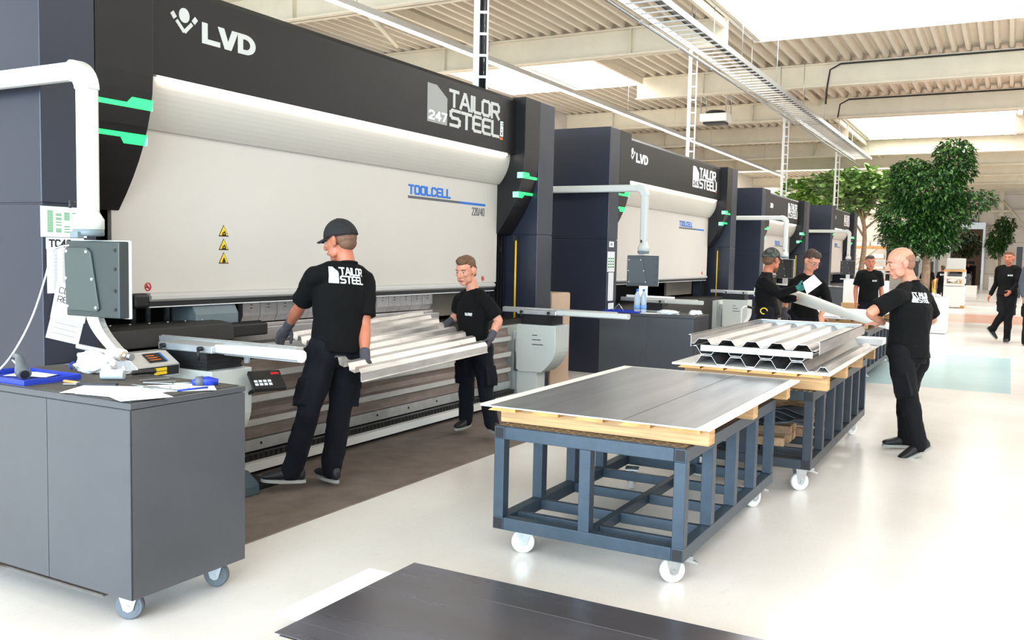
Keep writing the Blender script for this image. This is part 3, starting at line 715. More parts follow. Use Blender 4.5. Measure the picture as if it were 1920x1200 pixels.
# ------------------------------------------------------------------ swivelling control pendants
def pendant(x0, label, lat, right_out=False):
    px, py = x0-0.11, 4.155
    t = thing('control_pendant', label, 'control panel', (px, py, 1.2), 'swivel-arm control pendants')
    # boom from the machine side over the operator place
    bm = [(px-0.02, py+1.7, 2.475), (px-0.015, py+0.06, 2.475)]
    mb = MB(); 
    w2, h2 = 0.034, 0.046
    prof = lambda cx, cy, cz: [(cx-w2, cy, cz-h2*0.7), (cx-w2*0.6, cy, cz-h2), (cx+w2*0.6, cy, cz-h2), (cx+w2, cy, cz-h2*0.7), (cx+w2, cy, cz+h2*0.7), (cx+w2*0.6, cy, cz+h2), (cx-w2*0.6, cy, cz+h2), (cx-w2, cy, cz+h2*0.7)]
    mb.ring_loft([prof(px, 5.95, 2.46), prof(px, py+0.04, 2.46)], sm=False); build('boom', mb, M_whitemet, t, 0.006)
    # boom bracket standing on the press housing
    build('boom_mount', MB().box(px-0.06, 5.75, 2.35, x0, 5.98, 2.56), M_whitemet, t, 0.01)
    mb = MB(); R = []
    for k in range(9):
        a = k/8*PI/2; cy = py+0.07-0.09*math.sin(a)*1.0; cz = 2.41+0.06*math.cos(a)-0.0
        rr = 0.054
        ax = Vector((0, -math.cos(a), -math.sin(a)*1.0)); bn = Vector((0, math.sin(a)*-1, math.cos(a))); lt = Vector((1, 0, 0))
        c = Vector((px, py+0.10-0.10*math.sin(a), 2.36+0.10*math.cos(a)))
        R.append([c+lt*rr*0.86*sx+bn*rr*sy for sx, sy in ((-1, -0.7), (-0.7, -1), (0.7, -1), (1, -0.7), (1, 0.7), (0.7, 1), (-0.7, 1), (-1, 0.7))])
    mb.ring_loft(R, sm=False); build('elbow', mb, M_whitemet, t, 0.006)
    mb = MB(); q = lambda z: [(px-0.046*a, py-0.046*b2, z) for a, b2 in ((-1, -0.6), (-0.6, -1), (0.6, -1), (1, -0.6), (1, 0.6), (0.6, 1), (-0.6, 1), (-1, 0.6))]
    mb.ring_loft([q(2.37), q(1.74)], sm=False); build('drop_post', mb, M_whitemet, t, 0.004)
    mb = MB().lathe([(0.046, 1.78), (0.054, 1.74), (0.076, 1.705), (0.076, 1.655), (0.066, 1.65)], (px, py, 0)); build('swivel_cover', mb, M_whitemet, t)
    mb = MB().lathe([(0.075, 1.655), (0.075, 1.625), (0.065, 1.62)], (px, py, 0)); mb.box(px-0.085, py-0.03, 1.61, px-0.05, py+0.03, 1.64)
    build('swivel_joint', mb, M_greyblue, t)
    build('grip_handle', MB().tube([(px-0.075, py, 1.78), (px-0.10, py, 1.79), (px-0.11, py-0.01, 1.76)], 0.009, 6), M_black, t)
    # screen housing: lateral direction lat, thickness away from the viewer
    lat = Vector(lat).normalized(); nrm = Vector((lat.y, -lat.x, 0)); nrm = nrm if nrm.dot(fw) > 0 else -nrm; z = Vector((0, 0, 1))
    c = Vector((px, py, 1.40))+(lat*0.035 if right_out else lat*0)+nrm*0.02
    def B(mb, a0, a1, n0, n1, z0, z1, tap=0):
        vs = [c+lat*a+nrm*n+z*zz for (a, n, zz) in ((a0, n0+tap, z0), (a1, n0+tap, z0), (a1, n1, z0), (a0, n1, z0), (a0, n0, z1), (a1, n0, z1), (a1, n1, z1), (a0, n1, z1))]
        return mb.add(vs, [(0, 3, 2, 1), (4, 5, 6, 7), (0, 1, 5, 4), (1, 2, 6, 5), (2, 3, 7, 6), (3, 0, 4, 7)])
    hw = 0.20
    so = build('screen_housing', B(MB(), -hw, hw, -0.03, 0.03, -0.195, 0.195), mat('screen_housing_grey', (46, 54, 53), 0.4) if right_out else mat('dark_screen_housing', (38, 40, 40), 0.45), t, 0.006)
    mb = MB(); B(mb, -hw-0.004, hw+0.006, 0.03, 0.045, -0.20, 0.20); build('screen_bezel', mb, M_whitemet, t, 0.004)
    mb = MB(); B(mb, -hw+0.01, hw-0.01, 0.045, 0.048, -0.18, 0.185); build('screen_glass', mb, mat('screen_glass', (20, 28, 34), 0.12), t)
    # raised trapezoid cover plate with screws
    o = -0.06; pts = [(-0.185, 0.16), (-0.03, 0.16), (0.0, 0.14), (0.06, -0.15), (0.045, -0.165), (-0.175, -0.165), (-0.19, -0.15), (-0.20, 0.145)]
    mb = MB(); n = len(pts); mb.add([c+lat*a+nrm*-0.041+z*zz for a, zz in pts]+[c+lat*a+nrm*-0.03+z*zz for a, zz in pts], [tuple(range(n)), tuple(range(n, 2*n))[::-1]]+[(i, (i+1) % n, n+(i+1) % n, n+i) for i in range(n)])
    cov = build('cover_plate', mb, mat('cover_plate_grey', (62, 70, 67), 0.45) if right_out else mat('dark_cover_plate', (46, 49, 49), 0.45), t, 0.003)
    for a, zz in ((-0.18, 0.14), (-0.03, 0.14), (-0.185, 0), (0.012, 0), (-0.175, -0.145), (0.04, -0.145)):
        p = c+lat*a+z*zz; build('screw', MB().cyl(p+nrm*-0.046, p+nrm*-0.04, 0.007, 8), M_white, cov)
    mb = MB()
    for zz in (0.15, 0.055, -0.055, -0.15):
        p = c+lat*(hw-0.03)+z*zz; mb.cyl(p+nrm*-0.034, p+nrm*-0.029, 0.009, 10)
    build('housing_plugs', mb, M_ink, t)
    if right_out:
        mb = MB(); 
        quads_to(mb, [[Vector((p[0], p[1])) for p in q] for q in text_quads('CAD', 0.018, -0.15, 0.172, 0.004)[0]][:0], lambda a, b2, o2: (a, b2, o2), 0)
        # aluminium bracket and film roll hanging below
        R = []
        for k in range(9):
            q2 = k/8; cc = c+lat*(-0.02+0.16*q2**1.6)+z*(-0.19-0.17*q2)+nrm*0.0
            R.append([cc+lat*sx*0.045+nrm*sy*0.02 for sx, sy in ((-1, -1), (1, -1), (1, 1), (-1, 1))])
        build('curved_bracket', MB().ring_loft(R, sm=False), M_alu, t, 0.003)
        a, b3 = Vector((2.93, 4.30, 1.06)), Vector((2.96, 3.92, 1.065))
        a = c+lat*-0.13+z*-0.355-nrm*0.02; b3 = c+lat*0.27+z*-0.385-nrm*0.02
        d = (b3-a).normalized(); rod = build('film_rod', MB().cyl(a, b3, 0.014, 12), M_alu, t)
        build('film_roll', MB().cyl(a+d*0.245, a+d*0.345, 0.032, 18), mat('film_roll', (232, 234, 236), 0.3), t)
        build('roll_core', MB().cyl(a+d*0.344, a+d*0.352, 0.024, 16), M_tan, t)
        build('rod_end_knob', MB().cyl(a+d*0.375, a+d*0.405, 0.019, 14), M_zinc, t)
    else:
        build('hanger_bracket', B(MB(), -0.04, 0.07, -0.01, 0.02, -0.33, -0.195), M_galv, t)
        build('shelf_tube', MB().cyl(c+lat*-0.2+z*-0.33, c+lat*0.42+z*-0.345, 0.017, 8), M_whitepaint, t)
    return t
pendant(3.146, 'grey control screen on a white swivel arm at far left, film roll hanging below it', (0.03, -1.0, 0), True)
pendant(11.17, 'dark control screen on a white swivel arm before the second press', (0.34, -0.94, 0))
pendant(19.53, 'control screen on a white swivel arm between the bearded man and the man in glasses', (-0.40, -0.90, 0))
pendant(28.03, 'farthest control screen on a white swivel arm, in front of the last press', (0.43, -0.9, 0))

# ------------------------------------------------------------------ white sheet-support stands with bellows
def stand(x, y, label, label_plate=True, arms=1.0, stow=False):
    t = thing('support_stand', label, 'support stand', (x+0.16, y+0.25, 0), 'white sheet-support stands')
    prof = [(y, 0.84), (y, 0.60)]+[(y+0.16*(k/6)**2, 0.60-0.26*k/6) for k in range(1, 7)]+[(y+0.42, 0.335), (y+0.46, 0.36), (y+0.46, 0.84)]
    build('housing', MB().prism(prof, 0, x, x+0.325), M_greywhite, t, 0.006)
    build('pedestal', MB().box(x+0.02, y+0.22, 0.0, x+0.22, y+0.46, 0.34), M_greywhite, t, 0.006)
    if label_plate:
        mb = MB().box(x-0.002, y+0.10, 0.56, x, y+0.30, 0.745); mb.mi(1)
        for zz, w in ((0.728, 0.06), (0.68, 0.10), (0.63, 0.13)): mb.box(x-0.004, y+0.27-w, zz, x-0.002, y+0.27, zz+0.008)
        mb.mi(2)
        for i in range(7): mb.box(x-0.0035, y+0.12+0.022*i, 0.60-0.01*(i % 3), x-0.002, y+0.13+0.022*i, 0.603-0.01*(i % 3))
        build('label_plate', mb, [M_greywhite, M_ink, M_printgrey], t)
    mb = MB()
    for k in range(8): mb.box(x+0.02+0.004*(k % 2), y+0.06+0.004*(k % 2), 0.842+k*0.013, x+0.30-0.004*(k % 2), y+0.42-0.004*(k % 2), 0.855+k*0.013)
    build('bellows', mb, M_black, t)
    build('top_plate', MB().box(x+0.0, y+0.0, 0.948, x+0.26, y+0.46, 0.992), M_galv, t, 0.006)
    for yy in (y+0.08, y+0.40): build('clamp_lever', MB().cyl((x-0.03, yy, 0.975), (x+0.0, yy, 0.975), 0.014, 8).cyl((x-0.03, yy, 0.975), (x-0.03, yy-0.005, 0.905), 0.008, 8), M_black, t)
    build('support_arm', MB().prism([(x+0.03, 0.955), (x+0.03, 0.99), (x+0.045, 1.0), (x+0.11, 1.0), (x+0.125, 0.99), (x+0.125, 0.955), (x+0.1, 0.945), (x+0.055, 0.945)], 1, y-0.62*arms, y+0.02), M_whitemet, t, 0.004)
    mb = MB().box(x+0.20, y-0.46*arms, 0.95, x+0.28, y+0.75, 1.0); mb.box(x+0.22, y-0.46*arms, 1.0, x+0.235, y+0.75, 1.006); build('profile_arm', mb, M_alu, t, 0.003)
    return t
stand(3.80, 4.10, 'white support stand with black bellows beside the grey cabinet, film wrapped on its arm', False, 1.0)
stand(8.42, 4.10, 'white support stand with black bellows and printed label right of the younger man', True, 1.25)
stand(11.9, 4.12, 'white support stand half hidden behind the second grey cabinet', True, 0.8)
stand(16.35, 4.12, 'white support stand at the right end of the second press', True, 1.5)
# thin film wrapped round the near arm
o = bpy.data.objects.get('support_stand')
mb = MB(); random.seed(3)
R = []
for k in range(6):
    zz = 0.99-0.024*k; R.append([(3.80+0.27+0.012*math.cos(2*PI*j/10)+random.uniform(-.006, .006), 4.09+0.02*math.sin(2*PI*j/10)+random.uniform(-.006, .006), zz) for j in range(10)])
build('film_wrap', MB().ring_loft(R), mat('clear_film', (235, 238, 242), 0.15, trans=0.6), o)
build('white_sleeve', MB().cyl((3.877, 4.06, 0.972), (3.877, 3.47, 0.972), 0.036, 18), mat('foam_sleeve', (228, 232, 234), 0.5), o)
# ================================================================== MAT
mb = MB(); x0m, x1m, y0m, y1m = 2.6, 10.6, 3.49, 4.62
mb.box(x0m, y0m, 0.0, x1m, y1m, 0.008)
mm = mat('ribbed_rubber_mat', (0, 0, 0))
nt = mm.node_tree; wv = nt.nodes.new('ShaderNodeTexWave'); wv.bands_direction = 'Y'; wv.inputs['Scale'].default_value = 26; wv.inputs['Distortion'].default_value = 0.3
tcm = nt.nodes.new('ShaderNodeTexCoord'); nt.links.new(tcm.outputs['Object'], wv.inputs['Vector'])
bp = [n for n in nt.nodes if n.type == 'BUMP'][0]; bp.inputs['Distance'].default_value = 0.004; nt.links.new(wv.outputs['Fac'], bp.inputs['Height'])
tag(build('rubber_mat', mb, mm, None), 'long brown-grey ribbed rubber mat on the floor along the nearest press', 'floor mat')

# ================================================================== CASTERS, TROLLEYS
def caster(parent, x, y, top, r, wmat, lever=1, brake=False, rot=0.0):
    """swivel caster, wheel resting on the floor, plate at height top"""
    M = Matrix.Translation((x, y, 0)) @ Matrix.Rotation(rot, 4, 'Z')
    mb = MB(); mb.lathe([(r*0.90, -0.018), (r, -0.012), (r, 0.012), (r*0.90, 0.018)], (0, 0, r), 'y', 28)
    mb.lathe([(r*0.72, -0.020), (r*0.74, -0.014), (r*0.74, 0.014), (r*0.72, 0.020)], (0, 0, r), 'y', 24)
    mb.xf(M); wheel = build('caster_wheel', mb, wmat, parent)
    mb = MB(); mb.lathe([(0.022, -0.026), (0.022, 0.026)], (0, 0, r), 'y', 12).xf(M); build('hub', mb, M_zinc if wmat is M_wheelw else M_greywhite, wheel)
    mb = MB(); 
    for s in (-1, 1):
        mb.prism([(-0.045, top-0.004), (0.045, top-0.004), (0.02, r-0.012), (0.0, r-0.022), (-0.02, r-0.012)], 1, s*0.026, s*0.029)
    mb.box(-0.05, -0.03, top-0.01, 0.05, 0.03, top-0.001); mb.box(-0.055, -0.045, top-0.006, 0.055, 0.045, top)
    mb.cyl((0, -0.034, r), (0, 0.034, r), 0.011, 8).xf(M); build('caster_fork', mb, M_zinc, parent)
    if brake:
        mb = MB(); mb.prism([(0.04, top-0.03), (0.12, top-0.055), (0.125, top-0.045), (0.05, top-0.015)], 1, -0.02, 0.02); mb.box(0.07, -0.012, top-0.04, 0.10, 0.012, top-0.015).xf(M)
        build('brake_lever', mb, M_zinc, parent)

def trolley(x0, y0, x1, y1, top, low, label, nposts, paint, plate=True, r=0.062, ty=0.06):
    t = thing('sheet_trolley', label, 'trolley', ((x0+x1)/2, (y0+y1)/2, 0), 'steel frame trolleys in a line')
    a = 0.06; zb = low; h = 0.065
    # perimeter rails, open tube ends with black plugs at the corners
    for z in (zb, top-h):
        for y in (y0, y1-a): build('side_rail', MB().box(x0, y, z, x1, y+a, z+h), paint, t, 0.003)
        for x in (x0, x1-a): build('end_rail', MB().box(x, y0+a+0.001, z, x+a, y1-a-0.001, z+h), paint, t, 0.003)
        for x in (x0-0.0015, x1-0.0005):
            for y in (y0+0.006, y1-a+0.006): build('tube_plug', MB().box(x, y, z+0.006, x+0.002, y+a-0.012, z+h-0.006), M_ink, t)
    # posts
    for k in range(nposts):
        x = x0+0.0+(x1-x0-a)*k/(nposts-1)
        for y in (y0, y1-a): build('post', MB().box(x, y+0.001, zb+h, x+(a if k in (0, nposts-1) else a*1.1), y+a-0.001, top-h), paint, t, 0.003)
    ym = (y0+y1)/2
    for x in (x0, x1-a): build('post', MB().box(x, ym-a/2, zb+h, x+a, ym+a/2, top-h), paint, t, 0.003)
    # inner grid of the lower deck
    build('deck_beam', MB().box(x0+a, ym-0.02, zb+0.005, x1-a, ym+0.02, zb+h-0.005), paint, t, 0.002)
    for k in range(1, nposts-1):
        x = x0+(x1-x0-a)*k/(nposts-1)
        for ya, yb in ((y0+a, ym-0.021), (ym+0.021, y1-a)): build('deck_crossbar', MB().box(x, ya, zb+0.002, x+0.035, yb, zb+h-0.008), paint, t, 0.002)
    build('deck_crossbar', MB().box(x0+0.16, y0+a, zb+0.002, x0+0.195, ym-0.021, zb+h-0.008), paint, t, 0.002)
    build('deck_crossbar', MB().box(x0+0.16, ym+0.021, zb+0.002, x0+0.195, y1-a, zb+h-0.008), paint, t, 0.002)
    if plate: build('top_plate', MB().box(x0+0.012, y0+0.012, top, x1-0.012, y1-0.012, top+0.004), M_tread, t)
    for i, (x, y) in enumerate(((x0+0.12, y0+0.09), (x0+0.12, y1-0.12), (x1-0.14, y0+0.09), (x1-0.14, y1-0.12))):
        caster(t, x, y, zb-0.001, min(r, (zb-0.02)/2), M_wheelw, brake=(i in (0, 2)), rot=[-0.9, 2.0, -0.5, 0.3][i])
    return t
# black-brown tread plate with raised lozenges
tm = bpy.data.materials.new('tread_plate'); tm.use_nodes = True; nt = tm.node_tree; b = nt.nodes['Principled BSDF']; L = nt.links.new
b.inputs['Roughness'].default_value = 0.42; b.inputs['Metallic'].default_value = 0.35
tc = nt.nodes.new('ShaderNodeTexCoord'); mp = nt.nodes.new('ShaderNodeMapping'); mp.inputs['Rotation'].default_value = (0, 0, PI/4); mp.inputs['Scale'].default_value = (1, 1, 1); L(tc.outputs['Object'], mp.inputs[0])
sp = nt.nodes.new('ShaderNodeSeparateXYZ'); L(mp.outputs[0], sp.inputs[0])
def M1(op, a, bb):
    n = nt.nodes.new('ShaderNodeMath'); n.operation = op
    for i, v in enumerate((a, bb)):
        if v is None: continue
        if isinstance(v, (int, float)): n.inputs[i].default_value = v
        else: L(v, n.inputs[i])
    return n.outputs[0]
def bars(u, v, p=0.062):
    fu = M1('ABSOLUTE', M1('SUBTRACT', M1('FRACT', M1('DIVIDE', u, p), None), 0.5), None); fv = M1('ABSOLUTE', M1('SUBTRACT', M1('FRACT', M1('DIVIDE', v, p), None), 0.5), None)
    return M1('LESS_THAN', M1('ADD', M1('MULTIPLY', fu, 1.15), M1('MULTIPLY', fv, 4.6)), 0.5)
fa = bars(sp.outputs[0], sp.outputs[1]); fb = bars(M1('ADD', sp.outputs[1], 0.031), M1('ADD', sp.outputs[0], 0.031)); fm = M1('MAXIMUM', fa, fb)
mx = nt.nodes.new('ShaderNodeMixRGB'); L(fm, mx.inputs[0]); mx.inputs[1].default_value = lin((52, 46, 40)); mx.inputs[2].default_value = lin((170, 142, 106)); L(mx.outputs[0], b.inputs['Base Color'])
bp = nt.nodes.new('ShaderNodeBump'); bp.inputs['Distance'].default_value = 0.004; L(fm, bp.inputs['Height']); L(bp.outputs[0], b.inputs['Normal'])
M_tread = tm; MATS['tread_plate'] = tm

trolley(4.03, 1.27, 5.86, 2.30, 0.684, 0.143, 'nearest blue-grey steel trolley on white wheels, bare lower deck', 5, M_bluepaint)
trolley(6.20, 1.10, 8.78, 2.02, 0.70, 0.17, 'second steel trolley in the line, dark frame, scrap wood on its lower deck', 7, M_darkcart)
trolley(12.05, 1.52, 15.6, 2.42, 0.70, 0.17, 'third steel trolley in the line, with close-set bars, beside the bald man', 10, M_darkcart)
trolley(18.3, 2.12, 21.0, 3.05, 0.62, 0.15, 'farthest steel trolley, carrying the tall white board, behind the bald man', 6, M_darkcart)

# ================================================================== TIMBER PALLETS AND SHEETS
def pallet(x0, y0, x1, y1, z, label, hb=0.10, nb=3, np_=5, board=True, ext=0.0, group='timber pallets on trolleys', b0=0.06):
    t = thing('wooden_pallet', label, 'pallet', ((x0+x1)/2, (y0+y1)/2, z), group)
    for k in range(nb):
        x = x0+b0+(x1-x0-0.18-b0)*k/(nb-1); build('bearer', MB().box(x, y0+0.04-ext, z, x+0.095, y1-0.05, z+hb), M_wood, t, 0.004)
    for k in range(np_):
        y = y0+0.05+(y1-y0-0.25)*k/(np_-1); mb = MB().prism([(y, z+hb), (y+0.16, z+hb), (y+0.13, z+hb+0.018), (y, z+hb+0.018)], 0, x0+0.012, x1-0.03)
        build('slat', mb, M_woodend, t)
    if board: build('cover_board', MB().box(x0, y0, z+hb+0.019, x1, y1, z+hb+0.033), M_board, t, 0.002)
    return t
def flat_sheet(name, x0, y0, x1, y1, z, label, m_, seam=None, cat='sheet metal', group=None):
    mb = MB().box(x0, y0, z, x1, y1, z+0.003)
    t = thing(name, label, cat, ((x0+x1)/2, (y0+y1)/2, z), group); build('plate', mb, m_, t)
    if seam:
        for (a, bb, c, d) in seam: build('scribed_line', MB().box(a, bb, z+0.003, c, d, z+0.0036), mat('scribe_mark', (86, 80, 78), 0.4), t)
    return t
pallet(4.0, 1.155, 6.0, 2.37, 0.689, 'timber pallet under the flat steel sheet on the nearest trolley', 0.078, b0=0.13)
flat_sheet('steel_sheet', 3.95, 1.21, 5.95, 2.29, 0.8005, 'flat grey steel sheet lying on the nearest trolley', M_sheet, [(3.95, 1.56, 5.95, 1.566)], group=None)
pallet(6.12, 0.985, 8.80, 2.06, 0.705, 'timber pallet on the second trolley, under the stack of profiled sheets', 0.10, 4, 6, b0=0.14)
pallet(12.45, 1.55, 15.2, 2.55, 0.705, 'timber pallet on the third trolley, under the paper roll', 0.09, 4, 5)
# foreground sheet lying low on planks
t = thing('wooden_pallet', 'white board on low planks under the big dark sheet in the foreground', 'pallet', (2.95, 1.0, 0))
build('cover_board', MB().box(2.655, -2.2, 0.105, 3.25, 2.50, 0.125), M_board, t, 0.002)
for y in (2.25, 1.3, 0.35, -0.6, -1.7): build('bearer', MB().box(2.55, y, 0.0, 3.35, y+0.1, 0.104), M_wood, t, 0.004)
flat_sheet('steel_sheet', 2.475, -2.4, 3.385, 2.345, 0.136, 'large dark steel sheet low in the foreground, uppermost of the stack', M_sheetd, [(3.165, -2.4, 3.171, 2.345), (2.60, -2.4, 2.603, 2.345)])
flat_sheet('steel_sheet', 2.478, -2.405, 3.39, 2.325, 0.127, 'dark steel sheet directly beneath the uppermost foreground sheet', M_sheetd)

# profiled sheets
def profile_pts(y0, n, pitch, h, z, up=True, flip=False):
    pts = []
    for k in range(n):
        y = y0+k*pitch; a, bb = (0, h) if up else (h, 0)
        pts += [(y, z+a), (y+pitch*0.18, z+a), (y+pitch*0.36, z+bb), (y+pitch*0.72, z+bb), (y+pitch*0.90, z+a)]
    pts.append((y0+n*pitch, z+(0 if up else h))); return pts
def profiled(name, x0, x1, pts, label, cat, m_, group=None, M=None, th=0.003, edge=None, extra=None):
    mb = MB(); n = len(pts)
    off = [(p[0], p[1]+th) for p in pts]
    vs = [(x0, *p) for p in pts]+[(x1, *p) for p in pts]+[(x0, *p) for p in off]+[(x1, *p) for p in off]; fs = []
    for k in range(n-1):
        fs += [(k, k+1, n+k+1, n+k), (2*n+k, 3*n+k, 3*n+k+1, 2*n+k+1)]
    mb.add(vs, fs)
    fe = []
    for k in range(n-1): fe += [(k, 2*n+k, 2*n+k+1, k+1), (n+k, n+k+1, 3*n+k+1, 3*n+k)]
    fe += [(0, n, 3*n, 2*n), (n-1, 2*n-1+0, 4*n-1, 3*n-1)]
    mb.mi(1); mb.add(vs, fe)
    if extra: extra(mb)
    if M is not None: mb.xf(M)
    o = build(name, mb, [m_, mat('cut_steel_edge', (236, 236, 232), 0.3, 0.3)], None); return tag(o, label, cat, group)
G = 'profiled sheets stacked on the second trolley'
zb = 0.84
profiled('profiled_sheet', 6.16, 8.45, profile_pts(1.10, 4, 0.205, 0.055, zb), 'lowest profiled steel sheet of the stack on the second trolley', 'profiled sheet', M_profile, G)
profiled('profiled_sheet', 6.16, 8.5, [(y, 2*(zb+0.060)-z) for y, z in profile_pts(1.10, 4, 0.205, 0.055, zb)][:], 'upturned profiled steel sheet forming honeycomb gaps, second lowest of the stack', 'profiled sheet', M_profile, G)
# top tray: ribs with upstanding flanges and folded white end strips
zt = zb+0.14
t = thing('ribbed_tray', 'uppermost ribbed steel tray of the stack, with upturned edges', 'profiled sheet', (7.2, 1.45, zt), G)
pts = profile_pts(1.08, 5, 0.168, 0.036, zt)
mb = MB(); n = len(pts); mb.add([(6.12, *p) for p in pts]+[(8.2, *p) for p in pts], [(k, k+1, n+k+1, n+k) for k in range(n-1)]); o = build('ribbed_base', mb, M_profile, t); sm_ = o.modifiers.new('thick', 'SOLIDIFY'); sm_.thickness = 0.002
for y in (1.06, 1.925): build('side_flange', MB().box(6.12, y, zt-0.02, 8.2, y+0.003, zt+0.062).box(6.12, y, zt+0.059, 8.2, y+0.02, zt+0.062), M_profile, t)
build('end_flange', MB().box(8.2, 1.06, zt-0.01, 8.205, 1.93, zt+0.062).box(8.12, 1.06, zt+0.059, 8.2, 1.93, zt+0.062), M_whitepaint, t)
build('front_strip', MB().box(6.10, 1.10, zt-0.045, 6.104, 1.85, zt-0.004).box(6.10, 1.3, zt-0.006, 6.14, 1.72, zt-0.003), M_whitepaint, t)
pz = zb
profiled('steel_channel', 6.2, 8.3, [(1.01, pz), (1.035, pz+0.03), (1.065, pz+0.03), (1.085, pz+0.0)], 'narrow steel channel lying alone at the right of the stack on the second trolley', 'steel channel', M_profile)
mb = MB().box(8.52, 0.95, 0.84, 8.80, 1.75, 0.895); tag(build('white_steel_box', mb, M_whitepaint, None, 0.004), 'flat white steel box at the far end of the second trolley', 'box')
# ribbed sheet being held by the two men: near edge between their hands, far edge on the press
A = pl_ = None
def plane_pt(u, v, z):
    p = at(u, v, 1.0)-C0; return C0+p*((z-CAM_H)/p.z)
nl, nr = plane_pt(686, 698, 0.83), plane_pt(914, 648, 0.845)
fr = Vector((7.10, 4.86, 1.0)); fl2 = at(548, 628, 6.30)
ex = (nr-nl); nl2 = nl-ex*0.03
def held(s_, t_, o_=0.0):
    """s_ 0..1 near->far, t_ 0..1 left->right"""
    a = nl2+(fl2-nl2)*s_; bb = nr+(fr-nr)*s_; p = a+(bb-a)*t_; p.z += o_; return p
mb = MB(); prof = [(-0.012, -0.05), (0.0, -0.05), (0.0, 0.0), (0.03, 0.02)]
nrib = 7
for k in range(nrib):
    s0 = 0.03+0.97*k/nrib; p = 0.97/nrib; prof += [(s0+p*0.30, 0.02), (s0+p*0.42, -0.02), (s0+p*0.85, -0.02), (s0+p*0.97, 0.02)]
prof.append((1.0, 0.02)); rows = []
for (s_, o_) in prof: rows.append([held(s_, j/6, o_) for j in range(7)])
vs = [p for r_ in rows for p in r_]; fs = [(i*7+j, i*7+j+1, (i+1)*7+j+1, (i+1)*7+j) for i in range(len(rows)-1) for j in range(6)]
mb.add(vs, fs); o = build('ribbed_sheet', mb, M_ribbed); k = o.modifiers.new('thick', 'SOLIDIFY'); k.thickness = 0.003
tag(o, 'ribbed steel sheet held level by the two men at the nearest press', 'profiled sheet')
# long ribbed sheet standing against the press bed below
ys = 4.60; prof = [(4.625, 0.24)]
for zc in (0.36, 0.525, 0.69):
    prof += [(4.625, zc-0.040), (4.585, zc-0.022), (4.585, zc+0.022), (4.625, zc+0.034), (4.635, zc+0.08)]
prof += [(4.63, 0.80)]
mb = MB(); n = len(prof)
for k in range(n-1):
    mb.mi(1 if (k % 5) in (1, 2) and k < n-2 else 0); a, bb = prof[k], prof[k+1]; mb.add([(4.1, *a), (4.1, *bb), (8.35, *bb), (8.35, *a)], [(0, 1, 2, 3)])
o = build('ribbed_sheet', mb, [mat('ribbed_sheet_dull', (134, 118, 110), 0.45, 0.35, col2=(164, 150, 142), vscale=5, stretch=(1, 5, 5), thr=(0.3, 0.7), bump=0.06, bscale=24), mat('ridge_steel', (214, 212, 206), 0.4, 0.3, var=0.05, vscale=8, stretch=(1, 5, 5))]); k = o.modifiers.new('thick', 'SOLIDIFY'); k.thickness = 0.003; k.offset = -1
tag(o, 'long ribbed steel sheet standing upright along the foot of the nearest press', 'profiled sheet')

# ================================================================== GREY CABINETS ON WHEELS
def cabinet(x0, y0, x1, y1, label, wheels=True, group='grey tool cabinets on wheels'):
    t = thing('rolling_cabinet', label, 'cabinet', ((x0+x1)/2, (y0+y1)/2, 0), group)
    zb, zt = 0.135, 0.945
    build('body', MB().box(x0+0.004, y0+0.004, zb, x1-0.004, y1-0.004, zt-0.028), M_slate, t, 0.003)
    ym = y0+0.535
    build('door', MB().box(x0, y0, zb, x0+0.006, ym-0.002, zt-0.03), M_slate, t, 0.002)
    build('door', MB().box(x0, ym+0.002, zb, x0+0.006, y1, zt-0.03), M_slate, t, 0.002)
    build('end_panel', MB().box(x0, y0-0.0, zb, x1, y0+0.006, zt-0.03), M_slate, t, 0.002)
    build('worktop', MB().box(x0-0.002, y0-0.002, zt-0.026, x1+0.002, y1, zt), M_slate, t, 0.003)
    build('rubber_liner', MB().box(x0+0.02, y0+0.02, zt, x1-0.02, y1-0.02, zt+0.004), mat('dark_rubber_liner', (70, 64, 58), 0.8, var=0.15, vscale=12), t)
    for (x, y, r_) in ((x0+0.10, y0+0.14, -1.0), (x1-0.06, y0+0.12, -1.2), (x0+0.12, y1-0.1, -0.9), (x1-0.1, y1-0.1, 0.3)): caster(t, x, y, zb-0.001, 0.058, M_wheelg, brake=False, rot=r_)
    return t
cabinet(2.402, 3.045, 3.02, 4.35, 'grey cabinet on wheels at far left, tools and papers on top')
cabinet(9.475, 2.95, 9.99, 4.06, 'grey cabinet with water bottles on top, before the second press')
cabinet(16.9, 3.0, 17.4, 4.0, 'grey cabinet hidden mostly behind the bearded man', True) if False else None
cabinet(23.2, 3.24, 23.9, 4.15, 'farthest grey cabinet, between the man in glasses and the white board')
ZT = 0.949
# --- on the near cabinet
t = thing('document_tray', 'blue plastic tray at the left end of the near grey cabinet', 'tray', (2.55, 3.98, ZT))
mb = MB(); mb.box(2.42, 3.76, ZT, 2.70, 4.20, ZT+0.004)
for (a, b_, c, d) in ((2.42, 3.76, 2.426, 4.20), (2.694, 3.76, 2.70, 4.20), (2.426, 3.76, 2.694, 3.766), (2.426, 4.194, 2.694, 4.20)): mb.box(a, b_, ZT+0.004, c, d, ZT+0.026)
build('tray_body', mb, M_bluetray, t, 0.002)
t = thing('barcode_scanner', 'dark grey handheld scanner lying in the blue tray', 'scanner', (2.58, 3.98, ZT+0.005))
mb = MB(); P3 = lambda a, z: Vector((2.55+a*0.35, 3.98+0.0+a*0.94, ZT+z))
rr = lambda c, w, h: [c+Vector((0.94, -0.35, 0))*w*math.cos(q*PI/4)+Vector((0, 0, 1))*h*math.sin(q*PI/4) for q in range(8)]
